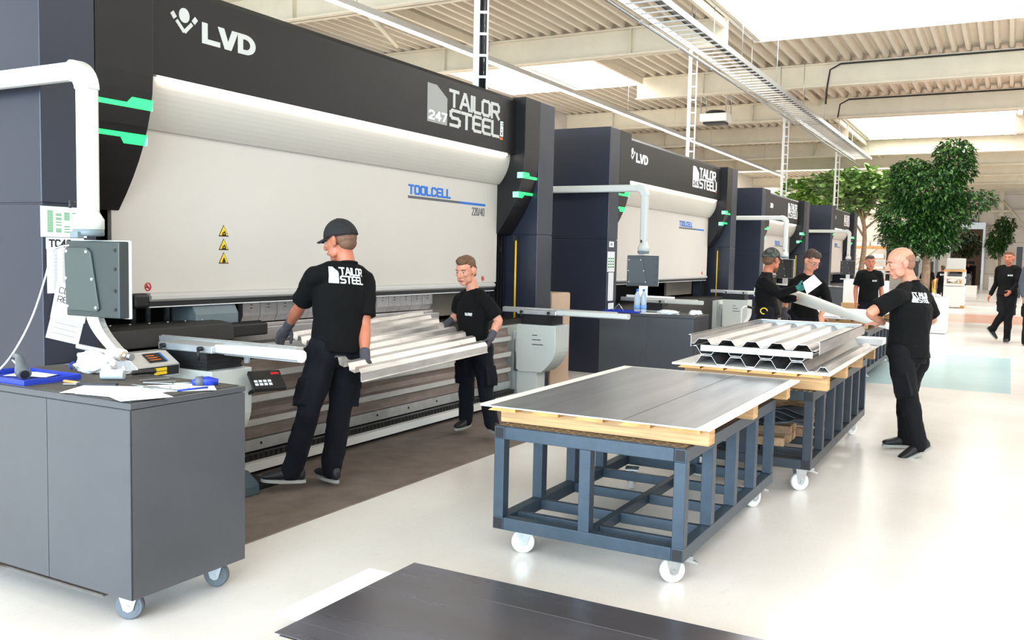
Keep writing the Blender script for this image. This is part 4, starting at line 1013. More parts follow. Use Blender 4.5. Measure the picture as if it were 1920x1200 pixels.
mb.ring_loft([rr(P3(-0.06, 0.028), 0.03, 0.022), rr(P3(-0.03, 0.035), 0.036, 0.03), rr(P3(0.0, 0.055), 0.028, 0.034), rr(P3(0.02, 0.085), 0.02, 0.022), rr(P3(0.06, 0.10), 0.016, 0.014), rr(P3(0.14, 0.095), 0.016, 0.012), rr(P3(0.18, 0.08), 0.014, 0.010)])
build('scanner_body', mb, M_greybar, t)
build('scanner_window', MB().cyl(P3(-0.066, 0.027), P3(-0.062, 0.028), 0.02, 12), M_ink, t)
build('trigger_guard', MB().tube([P3(0.01, 0.05), P3(0.06, 0.055), P3(0.12, 0.065), P3(0.17, 0.072)], 0.006, 6), M_greywhite, t)
def paper_at(pts, z, label, lines=0, name='paper_sheet', group='papers on the near cabinet'):
    t = thing(name, label, 'paper', (sum(p[0] for p in pts)/4, sum(p[1] for p in pts)/4, z), group)
    mb = MB(); mb.add([(p[0], p[1], z) for p in pts]+[(p[0], p[1], z+0.0012) for p in pts], [(3, 2, 1, 0), (4, 5, 6, 7), (0, 1, 5, 4), (1, 2, 6, 5), (2, 3, 7, 6), (3, 0, 4, 7)]); build('page', mb, M_paper, t)
    if lines:
        mb = MB(); p = [Vector((q[0], q[1], 0)) for q in pts]
        for k in range(lines):
            s_ = 0.12+0.76*k/max(1, lines-1); a = p[0].lerp(p[3], s_); b_ = p[1].lerp(p[2], s_); c = a.lerp(b_, 0.1); d = a.lerp(b_, 0.45+0.4*((k*7) % 5)/5); n = (p[3]-p[0]).normalized()*0.002
            mb.add([(q.x, q.y, z+0.0016) for q in (c-n, d-n, d+n, c+n)], [(0, 1, 2, 3)])
        build('print', mb, M_printgrey, t)
    return t
def rotrect(cx, cy, w, h, a):
    ca, sa = math.cos(a), math.sin(a); return [(cx+x*ca-y*sa, cy+x*sa+y*ca) for x, y in ((-w/2, -h/2), (w/2, -h/2), (w/2, h/2), (-w/2, h/2))]
paper_at(rotrect(2.56, 3.40, 0.21, 0.297, 0.5), ZT+0.001, 'white printed page near the cabinet edge, lowest of the pile', 6)
paper_at(rotrect(2.535, 3.27, 0.21, 0.297, 0.15), ZT+0.003, 'white printed page in the middle of the pile on the near cabinet', 8)
paper_at(rotrect(2.53, 3.18, 0.21, 0.297, -0.35), ZT+0.005, 'white printed page on top of the pile at the cabinet corner', 8)
paper_at(rotrect(2.78, 3.20, 0.21, 0.297, 0.9), ZT+0.001, 'white page under the small tools near the screwdriver', 4)
paper_at(rotrect(2.64, 4.02, 0.15, 0.21, 0.4), ZT+0.008, 'folded white sheet lying inside the blue tray', 0)
def rag(c, size, label, seed, group=None):
    random.seed(seed); c = Vector(c); t = thing('cotton_gloves', label, 'gloves', tuple(c), group)
    mb = MB(); bmx = bmesh.new(); bmesh.ops.create_icosphere(bmx, subdivisions=4, radius=1.0)
    vs = []
    for v in bmx.verts:
        p = v.co.copy(); nz = noise.fractal(p*1.6+Vector((seed, 0, 0)), 0.7, 2.0, 4)*0.35+abs(noise.noise(p*4+Vector((0, seed, 0))))*0.25
        q = p*(0.85+nz); q = Vector((q.x*size[0], q.y*size[1], max(0.0, q.z*size[2]*0.9+size[2]*0.55))); vs.append(c+q)
    mb.add(vs, [tuple(v.index for v in f.verts) for f in bmx.faces], True); bmx.free(); build('cloth', mb, M_cotton, t)
    return t, c
t, c = rag((2.90, 3.93, ZT), (0.075, 0.13, 0.07), 'crumpled white cotton gloves in a heap on the near cabinet', 4)
build('cuff_band', MB().tube([(c.x-0.05, c.y+0.11, ZT+0.01), (c.x-0.055, c.y+0.125, ZT+0.03), (c.x-0.03, c.y+0.12, ZT+0.045)], 0.006, 6), M_bluetray, t)
build('glove_finger', MB().tube([(c.x-0.02, c.y-0.10, ZT+0.02), (c.x+0.0, c.y-0.15, ZT+0.014), (c.x+0.03, c.y-0.17, ZT+0.02), (c.x+0.05, c.y-0.14, ZT+0.03)], 0.009, 8), M_cotton, t)
t = thing('rubber_mallet', 'mallet with pale head and dark ribbed grip on the near cabinet', 'mallet', (2.85, 3.62, ZT))
a = Vector((2.745, 3.68, ZT+0.024)); b_ = Vector((2.80, 3.59, ZT+0.024)); h_ = (a+b_)/2; e_ = Vector((3.0, 3.62, ZT+0.02))
build('mallet_head', MB().cyl(a, b_, 0.021, 20), mat('pale_grey_rubber', (170, 176, 176), 0.6), t, 0.003); build('mallet_shaft', MB().cyl(h_, h_.lerp(e_, 0.5), 0.008, 10), M_zinc, t)
mb = MB(); q1 = h_.lerp(e_, 0.45); d = (e_-q1); mb.tube([q1+d*k/20 for k in range(21)], [0.011+0.002*(k % 2) for k in range(21)], 10); build('mallet_grip', mb, M_black, t)
t = thing('small_brush', 'small brass-coloured brush just in front of the blue tray', 'brush', (2.60, 3.68, ZT))
build('brush_body', MB().box(2.55, 3.66, ZT, 2.565, 3.74, ZT+0.012).xf(Matrix.Translation((0.04, 0, 0))), M_woodend, t, 0.004); build('bristles', MB().box(2.592, 3.635, ZT+0.001, 2.604, 3.66, ZT+0.01), M_tan, t)
t = thing('electric_screwdriver', 'small blue and grey screwdriver tool at the right edge of the cabinet', 'hand tool', (2.9, 3.17, ZT))
build('tool_body', MB().tube([(2.93, 3.12, ZT+0.018), (2.90, 3.15, ZT+0.022), (2.87, 3.185, ZT+0.020), (2.85, 3.20, ZT+0.016)], [0.014, 0.022, 0.020, 0.012], 12), M_bluetray, t)
build('tool_collar', MB().cyl((2.885, 3.165, ZT+0.022), (2.865, 3.19, ZT+0.02), 0.0235, 12), M_greybar, t); build('tool_bit', MB().cyl((2.85, 3.20, ZT+0.016), (2.80, 3.26, ZT+0.012), 0.004, 6), M_zinc, t)
tag(build('blue_pen', MB().cyl((2.70, 3.12, ZT+0.006), (2.84, 3.09, ZT+0.006), 0.0045, 8), M_bluetray), 'blue pen lying at the front edge of the near cabinet', 'pen')
t = thing('steel_calliper', 'steel calliper lying on the papers of the near cabinet', 'calliper', (2.72, 3.30, ZT+0.003))
build('beam', MB().box(2.70, 3.14, ZT+0.003, 2.715, 3.42, ZT+0.007).xf(Matrix.Identity(4)), M_zinc, t); build('jaw', MB().prism([(2.665, ZT+0.003), (2.73, ZT+0.003), (2.72, ZT+0.009), (2.68, ZT+0.009)], 1, 3.26, 3.30), M_zinc, t)
for i, (x, y, a, lb) in enumerate(((2.84, 3.40, 0.9, 'thin steel rule lying behind the calliper'), (2.88, 3.48, 1.3, 'short steel rod lying by the mallet handle'), (2.80, 3.36, 0.4, 'small steel file beside the steel rule'))):
    mb = MB().box(-0.006, -0.07, 0, 0.006, 0.07, 0.003).xf(Matrix.Translation((x, y, ZT+0.003+0.001*i)) @ Matrix.Rotation(a, 4, 'Z')); tag(build(['steel_rule', 'steel_rod', 'steel_file'][i], mb, M_zinc), lb, 'hand tool')
t = thing('craft_knife', 'dark flat knife lying in front of the mallet', 'knife', (2.60, 3.52, ZT)); mb = MB().box(-0.012, -0.09, 0, 0.012, 0.09, 0.012).xf(Matrix.Translation((2.62, 3.54, ZT)) @ Matrix.Rotation(0.5, 4, 'Z')); build('handle', mb, M_black, t, 0.003)
mb = MB().box(-0.008, 0.09, 0.004, 0.008, 0.15, 0.006).xf(Matrix.Translation((2.62, 3.54, ZT)) @ Matrix.Rotation(0.5, 4, 'Z')); build('blade', mb, M_zinc, t)
# laser box and rail behind, on the press front
t = thing('laser_unit', 'small grey laser box with yellow warning stickers behind the near cabinet', 'laser unit', (3.70, 4.38, 0.80))
mb = MB().prism([(4.30, 0.82), (4.30, 0.885), (4.42, 0.955), (4.50, 0.955), (4.50, 0.82)], 0, 3.44, 3.74); build('unit_case', mb, M_alu, t, 0.004)
build('front_face', MB().box(3.45, 4.296, 0.825, 3.73, 4.30, 0.878), M_ink, t)
for k in range(2): build('warning_sticker', MB().box(3.55, 4.293, 0.832+0.022*k, 3.64, 4.296, 0.850+0.022*k), M_yellow, t)
nv = Vector((0, -0.07, 0.12)).normalized(); mb = MB(); mb.add([(3.55, 4.325, 0.8995+0.004), (3.68, 4.325, 0.8995+0.004), (3.68, 4.40, 0.9433+0.004), (3.55, 4.40, 0.9433+0.004)], [(0, 1, 2, 3)]); mb.mi(1)
for k in range(3): mb.add([(3.562, 4.34+0.018*k, 0.9083+0.0105*k+0.0052), (3.64-0.01*k, 4.34+0.018*k, 0.9083+0.0105*k+0.0052), (3.64-0.01*k, 4.346+0.018*k, 0.9118+0.0105*k+0.0052), (3.562, 4.346+0.018*k, 0.9118+0.0105*k+0.0052)], [(0, 1, 2, 3)])
mb.mi(2).add([(3.665, 4.325, 0.9045), (3.68, 4.325, 0.9045), (3.68, 4.40, 0.9483), (3.665, 4.40, 0.9483)], [(0, 1, 2, 3)]); build('top_label', mb, [M_ink, M_orange, M_blue], t)
t = thing('gauge_rail', 'aluminium slotted rail running behind the laser box along the nearest press', 'rail', (4.4, 4.58, 0.86))
mb = MB().box(3.2, 4.62, 0.84, 5.2, 4.67, 0.90); mb.box(3.2, 4.615, 0.88, 5.2, 4.62, 0.895); mb.box(3.2, 4.615, 0.845, 5.2, 4.62, 0.86); build('rail_body', mb, M_alu, t)
build('rail_support', MB().box(3.3, 4.63, 0.0, 3.4, 4.67, 0.84), M_steelblk, t)
# operator keypad between stand and first man
t = thing('operator_keypad', 'tilted black keypad with a coloured logo beside the capped man', 'keypad', (4.45, 4.25, 0.55))
c = at(500, 714, 5.55); M_ = Matrix.Translation(c) @ Matrix.Rotation(-0.5, 4, 'Z') @ Matrix.Rotation(0.55, 4, 'X')
build('keypad_case', MB().cbox(0, 0, 0, 0.20, 0.17, 0.03).xf(M_), M_black, t, 0.005); mb = MB()
for i in range(4):
    for j in range(2): mb.cbox(-0.075+i*0.028, -0.05+j*0.03, 0.0165, 0.02, 0.02, 0.003)
build('keys', mb.xf(M_), M_white, t); build('logo_patch', MB().cbox(0.06, 0.05, 0.0165, 0.05, 0.02, 0.003).xf(M_), M_red, t)
build('keypad_arm', MB().cyl(c+Vector((0, 0, -0.02)), (4.10, 4.22, 0.62), 0.012, 10), M_black, t)
# foot pedals
t = thing('foot_pedal', 'dark grey hooded foot pedal on the mat by the capped man', 'foot pedal', (4.22, 4.33, 0.008))
mb = MB().prism([(4.14, 0.008), (4.14, 0.07), (4.24, 0.145), (4.44, 0.15), (4.44, 0.008)], 0, 4.06, 4.235); build('hood', mb, mat('pedal_grey', (70, 84, 92), 0.5), t, 0.008)
for k in range(2): build('label', MB().box(4.09, 4.28+0.06*k, 0.1475, 4.19, 4.295+0.06*k, 0.1525), M_white, t)
build('pedal_plate', MB().box(4.25, 4.20, 0.008, 4.50, 4.46, 0.03).box(4.29, 4.25, 0.03, 4.46, 4.44, 0.045), M_blackm, t, 0.004)
# --- second cabinet
ZC = ZT
t = thing('document_tray', 'blue tray at the left end of the second grey cabinet', 'tray', (9.56, 3.8, ZC)); mb = MB().box(9.48, 3.60, ZC, 9.72, 4.02, ZC+0.004)
for (a, b_, c, d) in ((9.48, 3.60, 9.485, 4.02), (9.715, 3.60, 9.72, 4.02), (9.485, 3.60, 9.715, 3.605), (9.485, 4.015, 9.715, 4.02)): mb.box(a, b_, ZC+0.004, c, d, ZC+0.02)
build('tray_body', mb, M_bluetray, t)
def bottle(x, y, label):
    t = thing('water_bottle', label, 'bottle', (x, y, ZC+0.005), 'water bottles on the second cabinet')
    z = ZC+0.005; build('bottle_body', MB().lathe([(0.03, z), (0.034, z+0.01), (0.034, z+0.08), (0.031, z+0.09), (0.034, z+0.10), (0.034, z+0.17), (0.026, z+0.205), (0.013, z+0.23), (0.013, z+0.245)], (x, y, 0)), mat('bottle_plastic', (214, 228, 240), 0.12, trans=0.55), t)
    build('bottle_label', MB().lathe([(0.035, z+0.04), (0.035, z+0.085)], (x, y, 0)), mat('pale_blue_label', (120, 160, 220), 0.5), t)
    build('bottle_cap', MB().lathe([(0.015, z+0.24), (0.015, z+0.262), (0.012, z+0.264)], (x, y, 0)), M_blue, t)
bottle(9.545, 3.64, 'left water bottle with blue cap on the second cabinet'); bottle(9.60, 3.585, 'right water bottle with blue cap on the second cabinet')
rag((9.62, 3.30, ZC), (0.08, 0.13, 0.035), 'crumpled white gloves in the middle of the second cabinet', 9)
rag((9.75, 3.03, ZC), (0.06, 0.08, 0.035), 'small pile of white rags at the right corner of the second cabinet', 12)
paper_at(rotrect(9.60, 3.47, 0.2, 0.28, 0.3), ZC+0.001, 'white page beside the water bottles', 0, group=None)
mb = MB(); R = [(9.56+0.0, 3.92-0.02*k, ZC+0.012+0.07*math.sin(k/6*PI)) for k in range(7)]; tag(build('cable_loop', MB().tube([(9.6, 3.95, ZC+0.012), (9.6, 3.88, ZC+0.09), (9.6, 3.82, ZC+0.012)], 0.006, 6), M_galv), 'small bent wire clip standing on the blue tray of the second cabinet', 'clip')
# stuff on third cabinet
t = thing('scanner_stand', 'white clutter of papers on the farthest grey cabinet', 'papers', (23.5, 3.7, ZT))
for k in range(4): build('page', MB().box(23.25+0.1*k, 3.3+0.2*k, ZT+0.004*k, 23.5+0.1*k, 3.55+0.2*k, ZT+0.004*k+0.003), M_paper, t)
# --- papers stuck on the near press column
def wall_paper(x0, x1, z0, z1, label, rows=None, name='notice', y=YC-0.0015, tilt=0.0, txt=None, col=M_printgrey, x_face=None):
    t = thing(name, label, 'paper notice', ((x0+x1)/2, y, z0), None); cx, cz = (x0+x1)/2, (z0+z1)/2
    M_ = Matrix.Translation((cx, 0, cz)) @ Matrix.Rotation(tilt, 4, 'Y') @ Matrix.Translation((-cx, 0, -cz))
    build('page', MB().box(x0, y-0.001, z0, x1, y, z1).xf(M_), M_paper, t)
    if rows: 
        mb = MB()
        for (a, zz, w_, h_) in rows: mb.box(x0+a*(x1-x0), y-0.002, z0+zz*(z1-z0), x0+(a+w_)*(x1-x0), y-0.001, z0+(zz+h_)*(z1-z0))
        build('print', mb.xf(M_), col, t)
    if txt:
        mb = MB()
        for (s_, x, z, h_, th_) in txt: quads_to(mb, text_quads(s_, h_, x, z, th_, gap=0.25)[0], lambda a, c, o: (a, y-0.001-o, c), 0.001)
        build('writing', mb.xf(M_), M_ink, t)
    return t
random.seed(5)
rows = [(0.14+0.18*c, 0.16+0.045*r_, 0.12, 0.028) for c in range(5) for r_ in range(16) if random.random() < (0.95 if c == 0 else 0.6)]
wall_paper(3.135, 3.42, 1.615, 1.785, 'sheet with a green bar table taped high on the nearest press column', rows, col=M_printgreen)
wall_paper(3.165, 3.40, 1.548, 1.612, 'white strip with large black number, on the nearest press column', None, txt=[('TC40', 3.185, 1.562, 0.036, 0.0085)], y=YC-0.002)
rows = [(0.2+0.25*c, 0.05+0.028*r_, 0.10, 0.010) for c in range(3) for r_ in range(32)]
wall_paper(3.17, 3.38, 1.30, 1.55, 'long printed list below the large black number', rows, y=YC-0.0005)
wall_paper(3.19, 3.40, 1.02, 1.32, 'tilted printed page lowest on the nearest press column', [(0.15, 0.12+0.1*k, 0.7, 0.006) for k in range(5)], tilt=0.28, y=YC-0.0035)
t = wall_paper(3.20, 3.42, 1.14, 1.345, 'clear blue-tinted sleeve with a handwritten note', None, tilt=0.22, y=YC-0.006, txt=[('CLEAR', 3.225, 1.285, 0.032, 0.003), ('RECHT', 3.225, 1.235, 0.032, 0.003)])
# notices on the second press column
wall_paper(11.215, 11.38, 1.70, 1.775, 'small notice high on the second press column', [(0.3, 0.3, 0.4, 0.4)], y=YC-0.001)
wall_paper(11.17, 11.42, 1.37, 1.64, 'notice with green print on the second press column', [(0.1+0.3*c, 0.2+0.14*r_, 0.2, 0.07) for c in range(3) for r_ in range(4)], col=M_printgreen, y=YC-0.002)
wall_paper(11.22, 11.40, 0.98, 1.36, 'long white list in the middle of the second press column', None, y=YC-0.001)
wall_paper(11.24, 11.43, 0.52, 0.95, 'lowest long white list on the second press column', None, y=YC-0.001)
# thin cable hanging in front of the near press side
mb = MB(); P = [at(130, 460, 4.62), at(112, 463, 4.60), at(97, 475, 4.55), at(85, 520, 4.5), at(62, 590, 4.4), at(32, 650, 4.3), at(0, 692, 4.2), at(-60, 740, 4.1), at(-120, 742, 4.05)]
P2 = []
for i in range(len(P)-1):
    for k in range(5):
        t_ = k/5; p0, p1, p2, p3 = P[max(0, i-1)], P[i], P[i+1], P[min(len(P)-1, i+2)]
        P2.append(0.5*((2*p1)+(-p0+p2)*t_+(2*p0-5*p1+4*p2-p3)*t_*t_+(-p0+3*p1-3*p2+p3)*t_**3))
tag(build('hanging_cable', MB().tube(P2, 0.005, 6), M_greywhite), 'thin pale cable hanging from the control screen at far left', 'cable')
# tan cardboard column between the presses
mb = MB(); R = []
for z in (0, 0.06, 0.12, 1.09, 1.115): 
    w_ = 0.0 if z < 1.1 else 0.02; sh = 0.05 if z < 0.05 else 0
    R.append([(9.78+w_, 4.82, z), (10.30-w_+sh, 4.82, z), (10.33-w_+sh, 4.86, z), (10.33-w_+sh, 5.25, z), (9.78+w_, 5.25, z)])
tag(build('cardboard_screen', mb.ring_loft(R, sm=False), M_tan, None, 0.01), 'tall tan cardboard sleeve standing between the first two presses', 'cardboard')
# black cables on the floor right of the first press
for k, (pts, lb) in enumerate(((((8.6, 4.50, 0.02), (8.8, 4.3, 0.02), (9.3, 4.15, 0.02), (9.8, 4.2, 0.02), (10.4, 4.5, 0.02)), 'upper black hose looped on the mat behind the younger man'), (((8.2, 4.35, 0.02), (8.5, 4.12, 0.02), (9.0, 4.0, 0.02), (9.7, 4.0, 0.02), (10.3, 4.3, 0.02)), 'lower black hose looped on the mat behind the younger man'))):
    P = [Vector(p) for p in pts]; P2 = []
    for i in range(len(P)-1):
        for q in range(5):
            t_ = q/5; p0, p1, p2, p3 = P[max(0, i-1)], P[i], P[i+1], P[min(len(P)-1, i+2)]; P2.append(0.5*((2*p1)+(-p0+p2)*t_+(2*p0-5*p1+4*p2-p3)*t_*t_+(-p0+3*p1-3*p2+p3)*t_**3))
    tag(build('floor_hose', MB().tube(P2, 0.012, 7), M_black), lb, 'hose')
# scrap wood and cut-offs on the second trolley's lower deck
random.seed(11)
for k in range(13):
    x = 6.62+0.16*k*0.95; L_ = random.uniform(0.35, 0.75); y = random.uniform(1.25, 1.45); z = 0.236+0.0; a = random.uniform(-0.15, 0.15)
    for lay in range(2 if k % 3 else 1):
        mb = MB().box(-0.05, 0, 0, 0.05, L_*(1-0.2*lay), 0.06).xf(Matrix.Translation((x, y, z+0.062*lay)) @ Matrix.Rotation(a*(1-lay), 4, 'Z'))
        tag(build('wood_offcut', mb, M_oldwood, None, 0.004), 'short wood offcut lying loose on the lower deck of the second trolley', 'wood offcut', 'wood offcuts on the second trolley')
t = thing('grey_felt_pile', 'crumpled dark grey strips on the wood under the second trolley top', 'strips', (6.75, 1.6, 0.36))
for k in range(6):
    mb = MB(); z = 0.365+0.012*k; ys_ = [1.2+0.1*i for i in range(8)]
    mb.ring_loft([[(6.55+0.04*k, y, z+0.03*math.sin(i*1.3+k)+0.03), (6.68+0.05*k, y, z+0.03*math.sin(i*1.3+k+0.7)+0.03), (6.68+0.05*k, y, z+0.036+0.03*math.sin(i*1.3+k+0.7)), (6.55+0.04*k, y, z+0.036+0.03*math.sin(i*1.3+k))] for i, y in enumerate(ys_)], sm=False); build('felt_strip', mb, M_greybar, t)
# paper roll held over the third trolley
a, b_ = at(1478, 552, 11.4), at(1668, 612, 8.35)
t = thing('paper_roll', 'long white roll sloping down to the hands of the bald man', 'paper roll', tuple((a+b_)/2))
mb = MB(); mb.tube([a, a.lerp(b_, 0.3), a.lerp(b_, 0.7)+Vector((0, 0, -0.01)), b_], [0.078, 0.07, 0.045, 0.03], 24); build('roll', mb, mat('roll_white', (236, 234, 226), 0.5), t)
d = (b_-a).normalized(); mb = MB().cyl(a-d*0.004, a+d*0.001, 0.05, 20); build('roll_core', mb, M_printgrey, t)
# clear packs with black print on the pallet
t = thing('film_pack', 'white folded film with black lettering on the third trolley', 'film', (12.7, 2.25, 0.85))
build('film', MB().box(12.40, 1.75, 0.829, 12.75, 2.65, 0.836), M_paper, t); mb = MB()
quads_to(mb, text_quads('CO2V', 0.13, 0, 0, 0.04, gap=0.3)[0], lambda a_, z_, o_: (12.5+z_, 2.35-a_, 0.836+o_), 0.001); build('black_print', mb, M_ink, t)
# white board standing on the farthest trolley
t = thing('white_crate', 'tall white board standing on a pale timber pallet behind the bald man', 'board', (19.6, 2.5, 0.62))
build('board', MB().box(19.35, 2.15, 0.745, 19.95, 2.95, 1.20), M_whitepaint, t, 0.006); build('pallet_beam', MB().box(19.3, 2.13, 0.626, 19.42, 2.97, 0.744).box(19.85, 2.13, 0.626, 19.98, 2.97, 0.744), M_wood, t)
# bent grab pole seen behind the second trolley
c = at(1390, 590, 12.6)
t = thing('crook_pole', 'thin white crook-topped pole standing left of the bearded man', 'pole', (c.x, c.y, 0))
mb = MB(); zt_ = at(1390, 577, 12.6).z; mb.tube([(c.x, c.y, 0.0), (c.x, c.y, zt_-0.03), (c.x+0.01, c.y-0.01, zt_), (c.x+0.04, c.y-0.04, zt_+0.02), (c.x+0.09, c.y-0.09, zt_+0.01)], 0.014, 8); build('pole', mb, M_whitepaint, t); build('grip', MB().tube([(c.x+0.06, c.y-0.06, zt_+0.018), (c.x+0.13, c.y-0.13, zt_-0.005)], 0.018, 8), M_black, t)
# ================================================================== PEOPLE
tex_fold = bpy.data.textures.new('cloth_folds', 'CLOUDS'); tex_fold.noise_scale = 0.16; tex_fold.noise_depth = 2
tex_hair = bpy.data.textures.new('hair_tufts', 'CLOUDS'); tex_hair.noise_scale = 0.018; tex_hair.noise_depth = 2
LOGOS = []
def soft(o, vox, smooth=4, disp=0.0, tex=None, fac=0.5):
    m = o.modifiers.new('remesh', 'REMESH'); m.mode = 'VOXEL'; m.voxel_size = vox; m.use_smooth_shade = True
    if smooth: s = o.modifiers.new('smooth', 'SMOOTH'); s.factor = fac; s.iterations = smooth
    if disp: d = o.modifiers.new('folds', 'DISPLACE'); d.texture = tex; d.strength = disp; d.mid_level = 0.5; d.texture_coords = 'GLOBAL'
def caps(mb, pts, rs, seg=14, sub=4):
    """smooth limb through joints with rounded ends"""
    pts = [Vector(p) for p in pts]; P = []; R = []
    for i in range(len(pts)-1):
        p0, p1, p2, p3 = pts[max(0, i-1)], pts[i], pts[i+1], pts[min(len(pts)-1, i+2)]
        for k in range(sub):
            t = k/sub; P.append(p1.lerp(p2, t)*0.6+0.4*0.5*((2*p1)+(-p0+p2)*t+(2*p0-5*p1+4*p2-p3)*t*t+(-p0+3*p1-3*p2+p3)*t**3)); R.append(rs[i]+(rs[i+1]-rs[i])*t)
    P.append(pts[-1]); R.append(rs[-1])
    mb.tube(P, R, seg)
    for p, r in ((pts[0], rs[0]), (pts[-1], rs[-1])): mb.ell(p, (Vector((r, 0, 0)), Vector((0, r, 0)), Vector((0, 0, r))), 12, 8)
def hand(mb, wr, d, palm, s, curl, thumb=1, infl=1.0, spread=0.0):
    """d: wrist-to-knuckle direction, palm: palm normal; curl radians per joint"""
    d = d.normalized(); palm = (palm-d*palm.dot(d)).normalized(); lat = d.cross(palm)*thumb
    k = wr+d*0.088*s
    R = []
    for q, w_, h_ in ((-0.01, 0.027, 0.024), (0.02, 0.031, 0.02), (0.05, 0.039, 0.018), (0.08, 0.042, 0.016), (0.096, 0.038, 0.012)):
        c = wr+d*q*s; R.append([c+lat*math.cos(2*PI*j/14)*w_*s*infl+palm*math.sin(2*PI*j/14)*h_*s*infl for j in range(14)])
    mb.ring_loft(R)
    for f in range(4):
        off = (-0.031+0.0207*f); ln = (0.066, 0.076, 0.078, 0.070)[f]*s if thumb > 0 or True else 0
        ln = (0.062, 0.074, 0.080, 0.072)[f]*s
        p = k+lat*off*s; a = curl*0.45; pts = [p-d*0.012*s, p]; fd = d
        for seg_, fr in enumerate((0.44, 0.30, 0.26)):
            a_tot = curl*(0.55+seg_*0.85); v = (d*math.cos(a_tot)+palm*math.sin(a_tot)+lat*spread*(f-1.5)*0.25).normalized(); p = p+v*ln*fr; pts.append(p)
        rr = 0.0092*s*infl
        caps(mb, pts, [rr*1.08, rr*1.08, rr, rr*0.92, rr*0.80], 10, 2)
    b0 = wr+d*0.022*s+lat*0.024*s; v1 = (d*0.62+lat*0.66+palm*0.42).normalized(); v2 = (d*0.86+lat*0.10+palm*0.62).normalized(); b1 = b0+v1*0.042*s; b2 = b1+v2*0.032*s; b3 = b2+(v2+palm*0.25*curl).normalized()*0.026*s
    caps(mb, [b0, b1, b2, b3], [0.0135*s*infl, 0.0115*s*infl, 0.0105*s*infl, 0.0085*s*infl], 10, 2)
